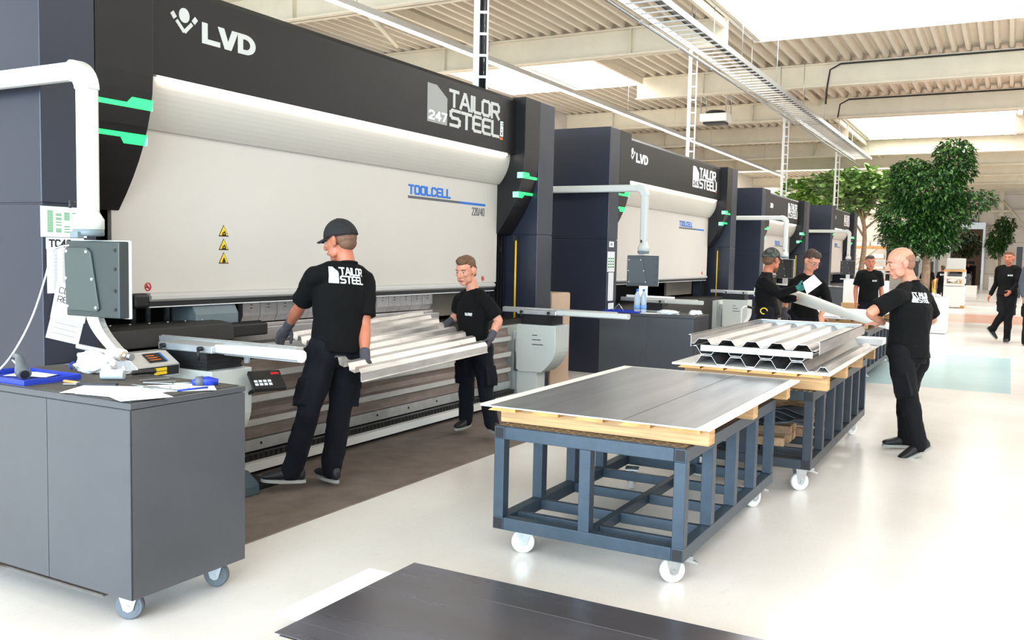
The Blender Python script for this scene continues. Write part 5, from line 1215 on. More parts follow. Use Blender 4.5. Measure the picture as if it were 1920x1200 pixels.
def person(label, J, s=1.0, vox=0.009, skin=None, shirt=None, trouser=None, hair=None, sleeve='short', cap=None, face=True, glasses=False, beard=None, gloveL=None, gloveR=None, curlL=0.5, curlR=0.5, hands=True, shirt_logo=None, hood=False, baldness=False, group=None, brows=None, collar=False, pocket=True, holster=None, bulk=1.0):
    skin = skin or M_skin; shirt = shirt or M_shirt; trouser = trouser or M_trouser
    J = {k: Vector(v) for k, v in J.items()}
    base = (J['anL']+J['anR'])/2; t = thing('person', label, 'person', (base.x, base.y, 0), group)
    shc = (J['shL']+J['shR'])/2; hpc = (J['hipL']+J['hipR'])/2
    latS = (J['shL']-J['shR']).normalized(); latH = (J['hipL']-J['hipR']).normalized()
    spine = (shc-hpc).normalized(); front = latS.cross(spine)*-1.0
    # latS points to the person's left; front = left x up reversed
    front = spine.cross(latS)*-1.0 if False else latS.cross(spine)
    frontH = latH.cross(Vector((0, 0, 1))); nb = J['neck']
    # ---------------- body
    mb = MB(); fd = J['face'].normalized(); hu = J.get('hup', Vector((0, 0, 1))); hu = (hu-fd*hu.dot(fd)).normalized(); ll = hu.cross(fd)
    hc = J['head']; sb = s; s = s*1.10
    E = lambda f, l, u, rf, rl, ru: mb.ell(hc+(fd*f+ll*l+hu*u)*s, (ll*rl*s, fd*rf*s, hu*ru*s), 18, 12)
    E(-0.012, 0, 0.035, 0.096, 0.075, 0.082); E(0.020, 0, -0.015, 0.070, 0.064, 0.085); E(0.03, 0, -0.055, 0.052, 0.052, 0.052); E(0.052, 0, -0.092, 0.032, 0.030, 0.020)
    E(-0.02, 0, -0.03, 0.06, 0.055, 0.06)
    if face:
        mb.tube([hc+(fd*0.086+hu*0.020)*s, hc+(fd*0.098+hu*0.0)*s, hc+(fd*0.112-hu*0.022)*s], [0.007*s, 0.009*s, 0.012*s], 10); E(0.108, 0, -0.026, 0.013, 0.015, 0.010)
        for g in (-1, 1): E(0.098, 0.011*g, -0.029, 0.010, 0.008, 0.008)
        E(0.074, 0, 0.034, 0.016, 0.050, 0.013); E(0.087, 0, -0.055, 0.010, 0.024, 0.008); E(0.084, 0, -0.066, 0.010, 0.020, 0.007)
        for g in (-1, 1): E(0.066, 0.036*g, -0.014, 0.022, 0.020, 0.018)
        for g in (-1, 1): E(0.030, 0.050*g, -0.062, 0.034, 0.014, 0.030)
    for g in (-1, 1):
        E(-0.010, 0.081*g, -0.004, 0.020, 0.013, 0.032); E(-0.020, 0.088*g, 0.006, 0.013, 0.010, 0.022); E(-0.002, 0.076*g, -0.028, 0.010, 0.006, 0.012)
    hs = s; s = sb
    caps(mb, [nb-spine*0.05*s, nb+(hc-nb)*0.35, hc-hu*0.05*s-fd*0.022*s], [0.064*s, 0.056*s, 0.054*s], 16)
    caps(mb, [hpc+spine*0.10*s, hpc.lerp(shc, 0.5), shc-spine*0.05*s], [0.10*s, 0.10*s, 0.085*s], 14)
    for S in 'LR':
        sh, el, wr = J['sh'+S], J['el'+S], J['wr'+S]
        caps(mb, [shc.lerp(sh, 0.3)-spine*0.03*s, sh, sh.lerp(el, 0.5), el, el.lerp(wr, 0.3), el.lerp(wr, 0.75), wr], [0.05*s, 0.050*s, 0.047*s, 0.040*s, 0.043*s, 0.031*s, 0.027*s], 14)
        gl = gloveL if S == 'L' else gloveR; curl = curlL if S == 'L' else curlR
        hd = J.get('hand'+S, wr-el); pn = J.get('palm'+S, (Vector((0, 0, -1))))
        tb = 1 if S == 'R' else -1
        if 'thumb'+S in J: tb = J['thumb'+S].x
        if gl:
            g_ = MB(); hand(g_, wr, hd, pn, s, curl, tb, 1.16); caps(g_, [wr-(wr-el).normalized()*0.05*s, wr+hd.normalized()*0.015*s], [0.036*s, 0.034*s], 14, 2)
            go = build('glove', g_, gl, t); soft(go, min(vox, 0.0055), 2)
            caps(mb, [wr, wr+hd.normalized()*0.06*s], [0.022*s, 0.016*s], 8, 2)
        elif hands: hand(mb, wr, hd, pn, s, curl, tb)
        an = J['an'+S]; caps(mb, [J['hip'+S], J['kn'+S], an, an+Vector((0, 0, -0.02))], [0.05*s, 0.045*s, 0.033*s, 0.033*s], 10)
    bo = build('body', mb, skin, t); soft(bo, vox, 3)
    # ---------------- trousers
    mb = MB(); R = []
    wc = hpc.lerp(shc, 0.24)
    for (q, la, fr) in (((0.0, 0.160, 0.118), (0.4, 0.160, 0.116), (0.75, 0.150, 0.110), (1.0, 0.142, 0.104))):
        c = hpc.lerp(wc, q)-Vector((0, 0, 0.05*s*(1-q))); R.append([c+latH*math.cos(2*PI*k/20)*la*s*bulk+frontH*math.sin(2*PI*k/20)*fr*s*bulk for k in range(20)])
    mb.ring_loft(R); mb.ell(hpc-Vector((0, 0, 0.055*s)), (latH*0.10*s, frontH*0.10*s, Vector((0, 0, 0.085*s))), 14, 10)
    for S, g in (('L', 1), ('R', -1)):
        h, kn, an = J['hip'+S], J['kn'+S], J['an'+S]
        mb.ell(h-frontH*0.030*s-Vector((0, 0, 0.045*s)), (latH*0.084*s, frontH*0.084*s, Vector((0, 0, 0.105*s))), 14, 10)
        low = (an-kn).normalized()
        caps(mb, [h+Vector((0, 0, 0.02)), h.lerp(kn, 0.35), h.lerp(kn, 0.8), kn, kn.lerp(an, 0.35), kn.lerp(an, 0.8), an+low*0.015*s], [0.100*s, 0.098*s, 0.080*s, 0.074*s, 0.074*s, 0.068*s, 0.066*s], 16)
        if pocket:
            ax = (kn-h).normalized(); c = h.lerp(kn, 0.66)+latH*g*0.074*s; mb.xf(Matrix.Identity(4), len(mb.v))
            fz = ax; lx = latH*g; fy = fz.cross(lx); vs = [c+lx*a*0.024*s+fy*b_*0.066*s+fz*cc*0.095*s for a in (-1, 1) for b_ in (-1, 1) for cc in (-1, 1)]
            mb.add(vs, [(0, 1, 3, 2), (4, 6, 7, 5), (0, 4, 5, 1), (2, 3, 7, 6), (0, 2, 6, 4), (1, 5, 7, 3)])
    to = build('trousers', mb, trouser, t); soft(to, vox*1.05, 4, 0.030*s, tex_fold)
    # ---------------- shirt
    mb = MB(); R = []
    hem = hpc.lerp(shc, -0.01)
    for (q, la, fr, bk) in ((0.0, 0.190, 0.140, 0), (0.22, 0.176, 0.128, 0), (0.42, 0.170, 0.124, 0), (0.66, 0.186, 0.132, 0), (0.84, 0.192, 0.126, 0), (0.96, 0.170, 0.108, 0.005), (1.35, 0.128, 0.090, 0.008), (1.75, 0.082, 0.073, 0.004), (1.98, 0.066, 0.063, 0.0)):
        c = hem.lerp(shc, q) if q <= 1 else shc.lerp(nb, q-1); lt = latH.lerp(latS, min(1, q)).normalized(); fr_ = frontH.lerp(front, min(1, q)).normalized()
        bb_ = bulk if q < 0.9 else (1+(bulk-1)*0.4 if q < 1.2 else 1.0); R.append([c-fr_*bk+lt*math.cos(2*PI*k/24)*la*s*bb_+fr_*math.sin(2*PI*k/24)*fr*s*bb_ for k in range(24)])
    mb.ring_loft(R)
    for S in 'LR':
        sh, el, wr = J['sh'+S], J['el'+S], J['wr'+S]
        caps(mb, [nb-spine*0.035*s, nb.lerp(sh, 0.55)+spine*0.004*s, sh], [0.050*s, 0.055*s, 0.058*s], 14)
        if sleeve == 'short':
            caps(mb, [shc.lerp(sh, 0.55), sh], [0.078*s, 0.066*s], 16)
            mb.tube([sh, sh.lerp(el, 0.35), sh.lerp(el, 0.78)], [0.068*s, 0.072*s, 0.074*s], 18)
        else:
            caps(mb, [shc.lerp(sh, 0.55), sh, sh.lerp(el, 0.5), el, el.lerp(wr, 0.5), el.lerp(wr, 0.93)] if sleeve == 'long' else [shc.lerp(sh, 0.55), sh, sh.lerp(el, 0.5), el, el.lerp(wr, 0.25)], [0.080*s, 0.068*s, 0.064*s, 0.055*s, 0.048*s, 0.042*s][:6 if sleeve == 'long' else 5], 16)
    so = build('hoodie' if hood else ('sweatshirt' if sleeve != 'short' else 'shirt'), mb, shirt, t); soft(so, vox, 3, 0.026*s, tex_fold)
    mb = MB(); cc = nb+(hc-nb)*0.02; ax = (hc-nb).normalized(); 
    mbr = [(cc+latS*math.cos(2*PI*k/20)*0.061*s+front*math.sin(2*PI*k/20)*0.059*s+spine*(-0.008-0.008*math.sin(2*PI*k/20))*s) for k in range(21)]; mb.tube(mbr, 0.009*s if not collar else 0.016*s, 8)
    build('neckband', mb, shirt, t)
    if hood:
        mb = MB(); c = nb-front*0.03*s+spine*0.02*s; mb.ell(c, (latS*0.13*s, front*0.10*s, spine*0.09*s), 16, 10); ho = build('hood', mb, shirt, t); soft(ho, vox, 4, 0.03, tex_fold)
    # belt
    # ---------------- shoes
    for S in 'LR':
        an = J['an'+S]; d = J['foot'+S].normalized(); z_ = Vector((0, 0, 1)); lt = z_.cross(d).normalized(); n_ = d.cross(lt)
        if n_.z < 0: n_ = -n_
        a0 = an-n_*0.085*s; R = []
        for (q, w_, h0, h1) in ((-0.085, 0.020, 0.012, 0.060), (-0.07, 0.032, 0.0, 0.095), (-0.02, 0.038, 0.0, 0.108), (0.04, 0.040, 0.0, 0.088), (0.09, 0.046, 0.0, 0.066), (0.14, 0.048, 0.0, 0.052), (0.18, 0.040, 0.002, 0.044), (0.20, 0.022, 0.010, 0.030)):
            c = a0+d*q*s; R.append([c+lt*math.cos(2*PI*k/12)*w_*s+n_*((h0+h1)/2+(h1-h0)/2*math.sin(2*PI*k/12))*s+n_*0.014*s for k in range(12)])
        mb = MB().ring_loft(R); sho = build('shoe', mb, M_shoe, t)
        k_ = sho.modifiers.new('sub', 'SUBSURF'); k_.levels = 1; k_.render_levels = 1
        R = []
        for h in (0.0, 0.020):
            out = []
            for k in range(20):
                an_ = 2*PI*k/20; q = 0.058+0.148*math.cos(an_); w_ = 0.047*math.sin(an_)*(1.0 if math.cos(an_) > -0.2 else 0.85); out.append(a0+d*q*s+lt*w_*s+n_*h*s)
            R.append(out)
        build('sole', MB().ring_loft(R, sm=False), M_sole, sho)
    # ---------------- head extras
    s = hs
    def blob(name, parts, m_, disp=0.0, vx=None, parent=t):
        b_ = MB()
        for (f, l, u, rf, rl, ru) in parts: b_.ell(hc+(fd*f+ll*l+hu*u)*s, (ll*rl*s, fd*rf*s, hu*ru*s), 16, 10)
        o = build(name, b_, m_, parent)
        if vx: soft(o, vx, 1, disp, tex_hair)
        return o
    if hair is not None and cap is None:
        if baldness:
            blob('hair', [(-0.030, 0.0, 0.022, 0.082, 0.0775, 0.064), (-0.045, 0, -0.015, 0.058, 0.069, 0.055)], hair)
        else:
            blob('hair', [(-0.022, 0, 0.050, 0.093, 0.079, 0.080), (0.025, 0, 0.092, 0.060, 0.058, 0.040), (-0.045, 0, 0.005, 0.066, 0.0745, 0.065), (-0.055, 0, -0.035, 0.045, 0.062, 0.04)], hair, 0.014*s, 0.006 if vox < 0.012 else 0.01)
    if cap is not None:
        mb = MB(); R = []
        for k in range(9):
            a = k/8*PI/2; rr = math.cos(a)*0.999+0.001; R.append([hc+(fd*(-0.014+0.109*rr*math.cos(2*PI*j/24))+ll*0.089*rr*math.sin(2*PI*j/24)+hu*(0.022+0.112*math.sin(a)+0.005*math.cos(2*PI*j/24)*math.cos(a)))*s for j in range(24)])
        mb.ring_loft(R); co = build('cap', mb, cap, t)
        R = []
        for k in range(6):
            q = k/5; R.append([hc+(fd*(0.070+0.085*q+(-0.05*abs(w_)**2))+ll*0.075*w_*(1-0.25*q*q)+hu*(0.034-0.014*q-0.016*w_*w_+h_))*s for w_, h_ in ((-1, 0), (-0.5, 0), (0, 0), (0.5, 0), (1, 0), (1, 0.006), (0.5, 0.006), (0, 0.006), (-0.5, 0.006), (-1, 0.006))])
        build('cap_brim', MB().ring_loft(R), cap, co)
        build('cap_button', MB().ell(hc+(hu*0.132-fd*0.012)*s, (ll*0.008*s, fd*0.008*s, hu*0.005*s), 10, 6), cap, co)
        blob('hair', [(-0.032, 0, 0.008, 0.080, 0.0772, 0.055), (-0.050, 0, -0.02, 0.052, 0.066, 0.050)], hair or M_hairs)
    if beard is not None: blob('beard', [(0.05, 0, -0.085, 0.045, 0.050, 0.036), (0.065, 0, -0.108, 0.030, 0.032, 0.028), (0.03, 0, -0.06, 0.045, 0.062, 0.032)], beard, 0.01*s, 0.008)
    if face:
        for g in (-1, 1):
            e_ = blob('eye', [(0.0765, 0.031*g, 0.008, 0.0105, 0.0120, 0.0058)], M_eyew); blob('iris', [(0.0825, 0.031*g, 0.008, 0.0065, 0.0062, 0.0060)], M_eyed, parent=e_)
            mb = MB().tube([hc+(fd*0.083+ll*0.014*g+hu*0.027)*s, hc+(fd*0.088+ll*0.030*g+hu*0.033)*s, hc+(fd*0.074+ll*0.050*g+hu*0.028)*s], [0.003*s, 0.0045*s, 0.003*s], 6); build('eyebrow', mb, brows or hair or M_hairb, t)
        blob('lips', [(0.0905, 0, -0.060, 0.0085, 0.021, 0.006)], M_lip)
    if glasses:
        mb = MB()
        for g in (-1, 1):
            c = hc+(fd*0.104+ll*0.033*g+hu*0.006)*s; mb.tube([c+(ll*math.cos(2*PI*k/12)*0.025+hu*math.sin(2*PI*k/12)*0.017)*s for k in range(13)], 0.0018, 5); mb.tube([hc+(fd*0.102+ll*0.058*g+hu*0.012)*s, hc+(fd*0.04+ll*0.078*g+hu*0.012)*s, hc+(fd*-0.005+ll*0.082*g+hu*0.006)*s], 0.0022, 5)
        mb.tube([hc+(fd*0.105+ll*0.009+hu*0.010)*s, hc+(fd*0.105-ll*0.009+hu*0.010)*s], 0.002, 5); build('glasses', mb, M_glass, t)
    s = sb
    if holster: holster(t, J, latH, frontH, s)
    if shirt_logo: LOGOS.append((so, t, shirt_logo, shc, spine, latS, front, s))
    return t

def fin_logos():
    dg = bpy.context.evaluated_depsgraph_get(); dg.update()
    for (so, t, (kind, W, H, dl, du), shc, spine, latS, front, s) in LOGOS:
        org = ORG[t.name]; bvh = BVHTree.FromObject(so, dg)
        if kind == 'back': out = -front; xax = -latS*-1.0 if False else (latS*-1.0); 
        else: out = front; xax = latS
        # reading direction: seen from outside, x runs to the viewer's right
        c = shc-spine*du*s+latS*dl*s-org
        def f(a, z, o_):
            p = c+xax*(a-W/2)*s+spine*(z-H/2)*s+out*0.5; hit = bvh.ray_cast(p, -out)
            q = hit[0] if hit[0] is not None else c+out*0.1
            return tuple(q+out*(0.0022+o_)+org)
        lg = logo_quads(W, H, step=0.016, com=False)
        for k, m_, off in (('emblem', M_greywhite, 0.001), ('letters', M_white, 0.0018), ('number', M_white, 0.0025)):
            if kind == 'front' and k == 'number': continue
            mb = MB(); quads_to(mb, lg[k], lambda a, z, o_: f(a, z, o_), off)
            build({'emblem': 'printed_emblem', 'letters': 'printed_lettering', 'number': 'emblem_number'}[k], mb, m_, t)

def V(*a): return Vector(a)
# --- man in cap at the nearest press, seen from behind
J = dict(head=at(637, 452, 5.93), neck=at(652, 492, 5.93), shL=at(590, 518, 5.80), shR=at(685, 526, 6.05), elL=at(562, 576, 6.02), wrL=at(541, 610, 6.22),
         elR=at(683, 612, 5.98), wrR=at(684, 672, 5.86), hipL=at(606, 655, 5.86), hipR=at(656, 658, 5.98), knL=at(578, 775, 5.72), knR=at(637, 770, 5.98), anL=at(548, 880, 5.84), anR=at(622, 878, 6.03),
         face=V(-0.10, 0.95, -0.22), handL=V(-0.15, 0.45, -0.70), palmL=V(-0.3, -0.8, -0.3), handR=at(689, 700, 5.86)-at(684, 672, 5.86), palmR=V(0.3, 0.9, 0.2), footL=V(-0.45, 0.85, 0), footR=V(0.35, 0.93, 0))
person('man in dark cap seen from behind, holding the near left corner of the ribbed sheet', J, 1.0, 0.0062, hair=M_hairs, cap=M_cap, gloveL=M_glove, gloveR=M_glove, curlL=0.5, curlR=0.75, face=True, shirt_logo=('back', 0.255, 0.105, 0.0, -0.015))
# --- younger man at the right end of the sheet
J = dict(head=at(873, 508, 7.80), neck=at(888, 541, 7.86), shL=at(913, 567, 7.72), shR=at(862, 562, 7.98), elL=at(935, 602, 7.70), wrL=at(921, 632, 7.62),
         elR=at(858, 590, 8.05), wrR=at(840, 606, 7.98), hipL=at(905, 658, 7.76), hipR=at(873, 656, 7.92), knL=at(911, 727, 7.72), knR=at(876, 722, 7.90), anL=at(921, 790, 7.70), anR=at(874, 784, 7.92),
         face=V(-0.95, 0.02, -0.26), handL=V(-0.45, 0.1, -0.75), palmL=V(-0.5, 0.7, -0.1), handR=V(-0.9, 0.3, -0.35), palmR=V(0, 0.3, -0.9), footL=V(-0.55, -0.8, 0), footR=V(-0.95, -0.05, 0))
person('younger man with brown quiff and black t-shirt, holding the ribbed sheet\'s right end', J, 0.93, 0.0062, skin=M_skinl, hair=M_hairb, gloveL=M_glove, gloveR=M_glove, curlL=0.7, curlR=0.4, shirt_logo=('front', 0.085, 0.026, 0.07, 0.12))
# --- bald man at the trolleys
J = dict(head=at(1688, 494, 7.42), neck=at(1709, 527, 7.45), shL=at(1683, 556, 7.26), shR=at(1736, 560, 7.62), elL=at(1632, 586, 7.22), wrL=at(1655, 605, 7.52),
         elR=at(1748, 600, 7.70), wrR=at(1705, 607, 7.95), hipL=at(1687, 668, 7.34), hipR=at(1716, 668, 7.54), knL=at(1705, 752, 7.30), knR=at(1697, 745, 7.56), anL=at(1722, 830, 7.33), anR=at(1699, 819, 7.66),
         face=V(-0.40, 0.88, -0.26), handL=V(0.28, 0.95, -0.12), palmL=V(0.2, 0, -1), handR=V(-0.5, 0.85, 0.05), palmR=V(0, 0.1, -1), footL=V(-0.42, 0.66, -0.36), footR=V(-0.5, 0.86, 0))
person('bald man in black t-shirt walking, seen from behind, holding the white roll', J, 1.0, 0.0062, skin=M_skinl, hair=mat('grey_stubble', (150, 104, 82), 0.8, var=0.12, vscale=90), baldness=True, trouser=M_trouserb, bulk=1.18, curlL=0.22, curlR=0.15, shirt_logo=('back', 0.215, 0.082, 0.055, 0.0), brows=M_hairs)
# --- bearded man in cap, side on
d0 = 10.7
def pouch(t, J, latH, frontH, s):
    c = J['hipR']-latH*0.14*s+V(0, 0, 0.03); build('folding_rule', MB().tube([c+frontH*0.04*math.cos(a)+V(0, 0, 0.035*math.sin(a)) for a in [k*0.7 for k in range(8)]], 0.007, 6), M_yellow, t)
    c = J['hipR']+frontH*0.13*s-latH*0.10*s+V(0, 0, -0.16); b_ = MB(); hand(b_, c, V(0.2, -0.1, -1), frontH, 0.9, 0.5, 1, 1.1); o = build('spare_glove', b_, M_glove, t); soft(o, 0.006, 2)
J = dict(head=at(1447, 487, d0), neck=at(1438, 511, d0+0.02), shL=at(1437, 530, d0+0.20), shR=at(1432, 530, d0-0.20), elL=at(1470, 560, d0+0.25), wrL=at(1490, 560, d0+0.1),
         elR=at(1462, 551, d0-0.22), wrR=at(1492, 541, d0-0.35), hipL=at(1442, 588, d0+0.10), hipR=at(1436, 588, d0-0.10), knL=at(1440, 652, d0+0.1), knR=at(1434, 652, d0-0.1), anL=(at(1440, 652, d0+0.1).x, at(1440, 652, d0+0.1).y, 0.09), anR=(at(1434, 652, d0-0.1).x, at(1434, 652, d0-0.1).y, 0.09),
         face=V(0.85, -0.48, -0.12), handR=V(0.7, -0.7, 0.1), palmR=V(0.3, 0.6, 0.4), handL=V(0.8, -0.5, 0), palmL=V(0, 0, -1), footL=V(0.8, -0.4, 0), footR=V(0.75, -0.55, 0))
person('bearded man in patterned cap and black sweatshirt, holding out a paper in a green glove', J, 1.0, 0.009, hair=M_hairb, cap=mat('camo_cap', (40, 44, 40), 0.8, col2=(92, 92, 84), vscale=30, thr=(0.45, 0.62)), beard=M_hairb, sleeve='long', gloveR=M_gloveg, curlR=0.45, shirt=M_shirt, holster=pouch, shirt_logo=('back', 0.22, 0.10, 0.0, 0.10))
p = at(1513, 538, d0-0.42); a = Vector((0.4, -0.75, 0.5)).normalized(); b_ = Vector((0.35, 0.25, 0.45)).normalized()
rgt = rt*1.0; mb = MB(); e1 = (rt*0.75+up*0.55).normalized(); e2 = (up*0.62-rt*0.45+fw*0.4).normalized()
c1 = p-e2*0.07; vs = [c1-e1*0.06, c1+e1*0.155, c1+e1*0.155+e2*0.14, c1+e1*0.0+e2*0.14]; nn_ = e1.cross(e2).normalized()*0.002
mb.add([tuple(v) for v in vs]+[tuple(v+nn_) for v in vs], [(3, 2, 1, 0), (4, 5, 6, 7), (0, 1, 5, 4), (1, 2, 6, 5), (2, 3, 7, 6), (3, 0, 4, 7)])
tag(build('paper_sheet', mb, M_paper), 'white paper held between the bearded man and the man in glasses', 'paper')
# --- man in glasses
d0 = 11.5
J = dict(head=at(1522, 489, d0-0.05), neck=at(1514, 513, d0+0.05), shL=at(1540, 531, d0+0.05), shR=at(1489, 531, d0-0.02), elL=at(1552, 566, d0-0.05), wrL=at(1538, 592, d0-0.25),
         elR=at(1474, 560, d0-0.05), wrR=at(1470, 586, d0-0.15), hipL=at(1522, 594, d0+0.25), hipR=at(1488, 594, d0+0.2), knL=at(1520, 655, d0+0.2), knR=at(1488, 655, d0+0.2), anL=(at(1520, 655, d0+0.25).x, at(1520, 655, d0+0.25).y, 0.09), anR=(at(1488, 655, d0+0.2).x, at(1488, 655, d0+0.2).y, 0.09),
         face=V(-0.42, -0.72, -0.52), hup=V(-0.25, -0.3, 1), handL=V(-0.3, -0.3, -0.8), palmL=V(-0.5, -0.5, 0.2), handR=V(-0.2, -0.2, -1), palmR=V(0.6, 0, 0.1), footL=V(-0.6, -0.8, 0), footR=V(-0.7, -0.6, 0))
person('man in glasses and black sweatshirt bending over the third trolley', J, 1.0, 0.009, skin=M_skinl, hair=M_haird, glasses=True, sleeve='half', curlL=0.3, gloveR=M_glove, shirt_logo=None)
# --- standing man far behind
d0 = 16.0
def standing(u, v, d, label, head, s=1.0, hair=M_haird, lat=None, **kw):
    """upright person whose crown is seen at u,v; face = heading"""
    c = at(u, v, d); ht = c.z; s_ = ht/1.78*s; f = Vector(head).normalized(); l = Vector((-f.y, f.x, 0)); x = V(c.x, c.y, 0)
    q = lambda fo, le, z: x+(f*fo+l*le)*s_+V(0, 0, z*s_)
    J = dict(head=q(0.0, 0, 1.655), neck=q(-0.02, 0, 1.50), shL=q(0, 0.175, 1.44), shR=q(0, -0.175, 1.44), elL=q(-0.03, 0.23, 1.16), elR=q(-0.03, -0.23, 1.16), wrL=q(0.06, 0.24, 0.92), wrR=q(0.06, -0.24, 0.92),
             hipL=q(0, 0.09, 0.93), hipR=q(0, -0.09, 0.93), knL=q(0.02, 0.10, 0.50), knR=q(0.02, -0.10, 0.50), anL=q(0, 0.11, 0.09), anR=q(0, -0.11, 0.09), face=f+V(0, 0, -0.05), footL=f+l*0.2, footR=f-l*0.2, palmL=-l, palmR=l)
    J.update({k: (q(*v2) if isinstance(v2, tuple) else v2) for k, v2 in kw.pop('move', {}).items()})
    return person(label, J, s_, kw.pop('vox', 0.012), hair=hair, **kw)
standing(1632, 480, 16.0, 'man in black t-shirt facing us from behind the tall white board', (-0.93, -0.37, 0), shirt_logo=('front', 0.09, 0.03, 0.07, 0.12))
standing(1893, 472, 18.3, 'man in black sweatshirt striding toward us at the right edge', (-0.90, 0.30, 0), hair=M_hairb, sleeve='long', vox=0.012,
         move=dict(knL=(0.05, 0.07, 0.50), anL=(0.03, 0.05, 0.09), knR=at(1881, 588, 18.35), anR=at(1861, 617, 18.6), footR=V(-0.15, -0.55, -0.62), elR=(-0.10, -0.24, 1.16), wrR=(0.02, -0.30, 0.92), elL=(0.08, 0.22, 1.17), wrL=(0.25, 0.15, 1.02)), shirt_logo=('front', 0.09, 0.03, 0.08, 0.12), trouser=M_trouserb)
standing(1943, 470, 17.6, 'person in grey-blue hoodie cut off by the right edge', (-0.8, -0.55, 0), hair=M_haird, sleeve='long', shirt=M_hood, hood=True, trouser=M_trouserb)
standing(1740, 496, 30.0, 'man in black t-shirt partly hidden by the big tree trunk', (-0.9, -0.3, 0), 1.0, vox=0.02, face=False)
standing(1768, 498, 34.0, 'man in black with white print on his back, beyond the big tree', (0.85, 0.5, 0), 1.0, vox=0.02, face=False, shirt_logo=('back', 0.30, 0.08, 0, 0.06), trouser=M_trouserb)
standing(1816, 493, 59.0, 'dark-clothed person far off inside the doorway', (-0.8, -0.5, 0), 1.0, vox=0.03, face=False)
# ================================================================== TREES, PLANTERS
def leaf_mesh(mb, c, d, nrm, L_, W_, fold=0.25, round_=False):
    d = d.normalized(); s_ = d.cross(nrm).normalized(); n = s_.cross(d).normalized()
    if round_:
        pts = [c, c+d*L_*0.3+s_*W_*0.32+n*fold*W_*0.5, c+d*L_*0.7+s_*W_*0.55+n*fold*W_*0.6, c+d*L_*0.97+s_*W_*0.28-n*0.02, c+d*L_*1.0-n*L_*0.12, c+d*L_*0.97-s_*W_*0.28-n*0.02, c+d*L_*0.7-s_*W_*0.55+n*fold*W_*0.6, c+d*L_*0.3-s_*W_*0.32+n*fold*W_*0.5, c+d*L_*0.55]
        mb.add(pts, [(0, 1, 2, 8), (8, 2, 3, 4), (0, 8, 6, 7), (8, 4, 5, 6)])
    else:
        pts = [c, c+d*L_*0.45+s_*W_*0.5+n*fold*W_, c+d*L_-n*L_*0.15, c+d*L_*0.45-s_*W_*0.5+n*fold*W_, c+d*L_*0.5]
        mb.add(pts, [(0, 1, 4), (4, 1, 2), (0, 4, 3), (4, 2, 3)])
def tree(c, trunk_h, crown, n, leaf, label, lm, L_, W_, seed, planter=None, tr=0.09, round_=False, bend=0.15, forks=5, lean=(0, 0)):
    """crown: list of (dx,dy,z,rx,ry,rz) blobs"""
    random.seed(seed); x, y, z0 = c; t = thing('potted_tree', label, 'tree', (x, y, z0))
    P = []; 
    for k in range(9):
        q = k/8; P.append(Vector((x+lean[0]*q+bend*math.sin(q*4.2+seed)*q*0.5, y+lean[1]*q+bend*math.cos(q*3.1+seed)*q*0.5, z0+trunk_h*q)))
    mb = MB(); mb.tube(P, [tr*(1.25-0.6*k/8) for k in range(9)], 10)
    top = P[-1]; st = P[5]
    for k in range(forks):
        bl = crown[k % len(crown)]; e = Vector((x+bl[0]+random.uniform(-1, 1)*bl[3]*0.5, y+bl[1]+random.uniform(-1, 1)*bl[4]*0.5, bl[2]+random.uniform(-0.3, 0.5)*bl[5]))
        s0 = P[random.choice((5, 6, 7, 8))]; m1_ = s0.lerp(e, 0.45)+Vector((random.uniform(-.15, .15), random.uniform(-.15, .15), 0.15)); mb.tube([s0, m1_, e], [tr*0.5, tr*0.32, tr*0.12], 7)
    build('trunk', mb, M_bark, t)
    mb = MB(); tot = sum(b_[3]*b_[5] for b_ in crown)
    for bl in crown:
        for k in range(int(n*bl[3]*bl[5]/tot)):
            while True:
                p = Vector((random.uniform(-1, 1), random.uniform(-1, 1), random.uniform(-1, 1)))
                if 0.15 < p.length < 1: break
            p = p*(p.length**-0.45); nz = 1+0.35*noise.noise(Vector((p.x*2.2+seed, p.y*2.2, p.z*2.2)))
            q = Vector((x+bl[0]+p.x*bl[3]*nz, y+bl[1]+p.y*bl[4]*nz, bl[2]+p.z*bl[5]*nz))
            d = Vector((p.x+random.uniform(-.7, .7), p.y+random.uniform(-.7, .7), random.uniform(-0.9, 0.25)+(0.5 if round_ else 0)))
            leaf_mesh(mb, q, d, Vector((random.uniform(-.4, .4), random.uniform(-.4, .4), 1)), L_*random.uniform(0.75, 1.2), W_*random.uniform(0.75, 1.15), 0.2, round_)
    f = build('foliage', mb, lm, t, smooth=False)
    return t
def planter(x, y, w_, h_, label, m_=None):
    t = thing('square_planter', label, 'planter', (x, y, 0)); mb = MB(); a = w_/2; tk = 0.035
    mb.box(x-a, y-a, 0.015, x+a, y+a, h_-0.06)
    for (p, q, r, s_) in ((x-a, y-a, x+a, y-a+tk), (x-a, y+a-tk, x+a, y+a), (x-a, y-a+tk, x-a+tk, y+a-tk), (x+a-tk, y-a+tk, x+a, y+a-tk)): mb.box(p, q, h_-0.06, r, s_, h_)
    build('pot', mb, m_ or M_whitepaint, t, 0.006); build('soil', MB().box(x-a+tk, y-a+tk, h_-0.06, x+a-tk, y+a-tk, h_-0.03), M_soil, t)
    build('base', MB().box(x-a+0.03, y-a+0.03, 0, x+a-0.03, y+a-0.03, 0.015), M_greybar, t)
    return t
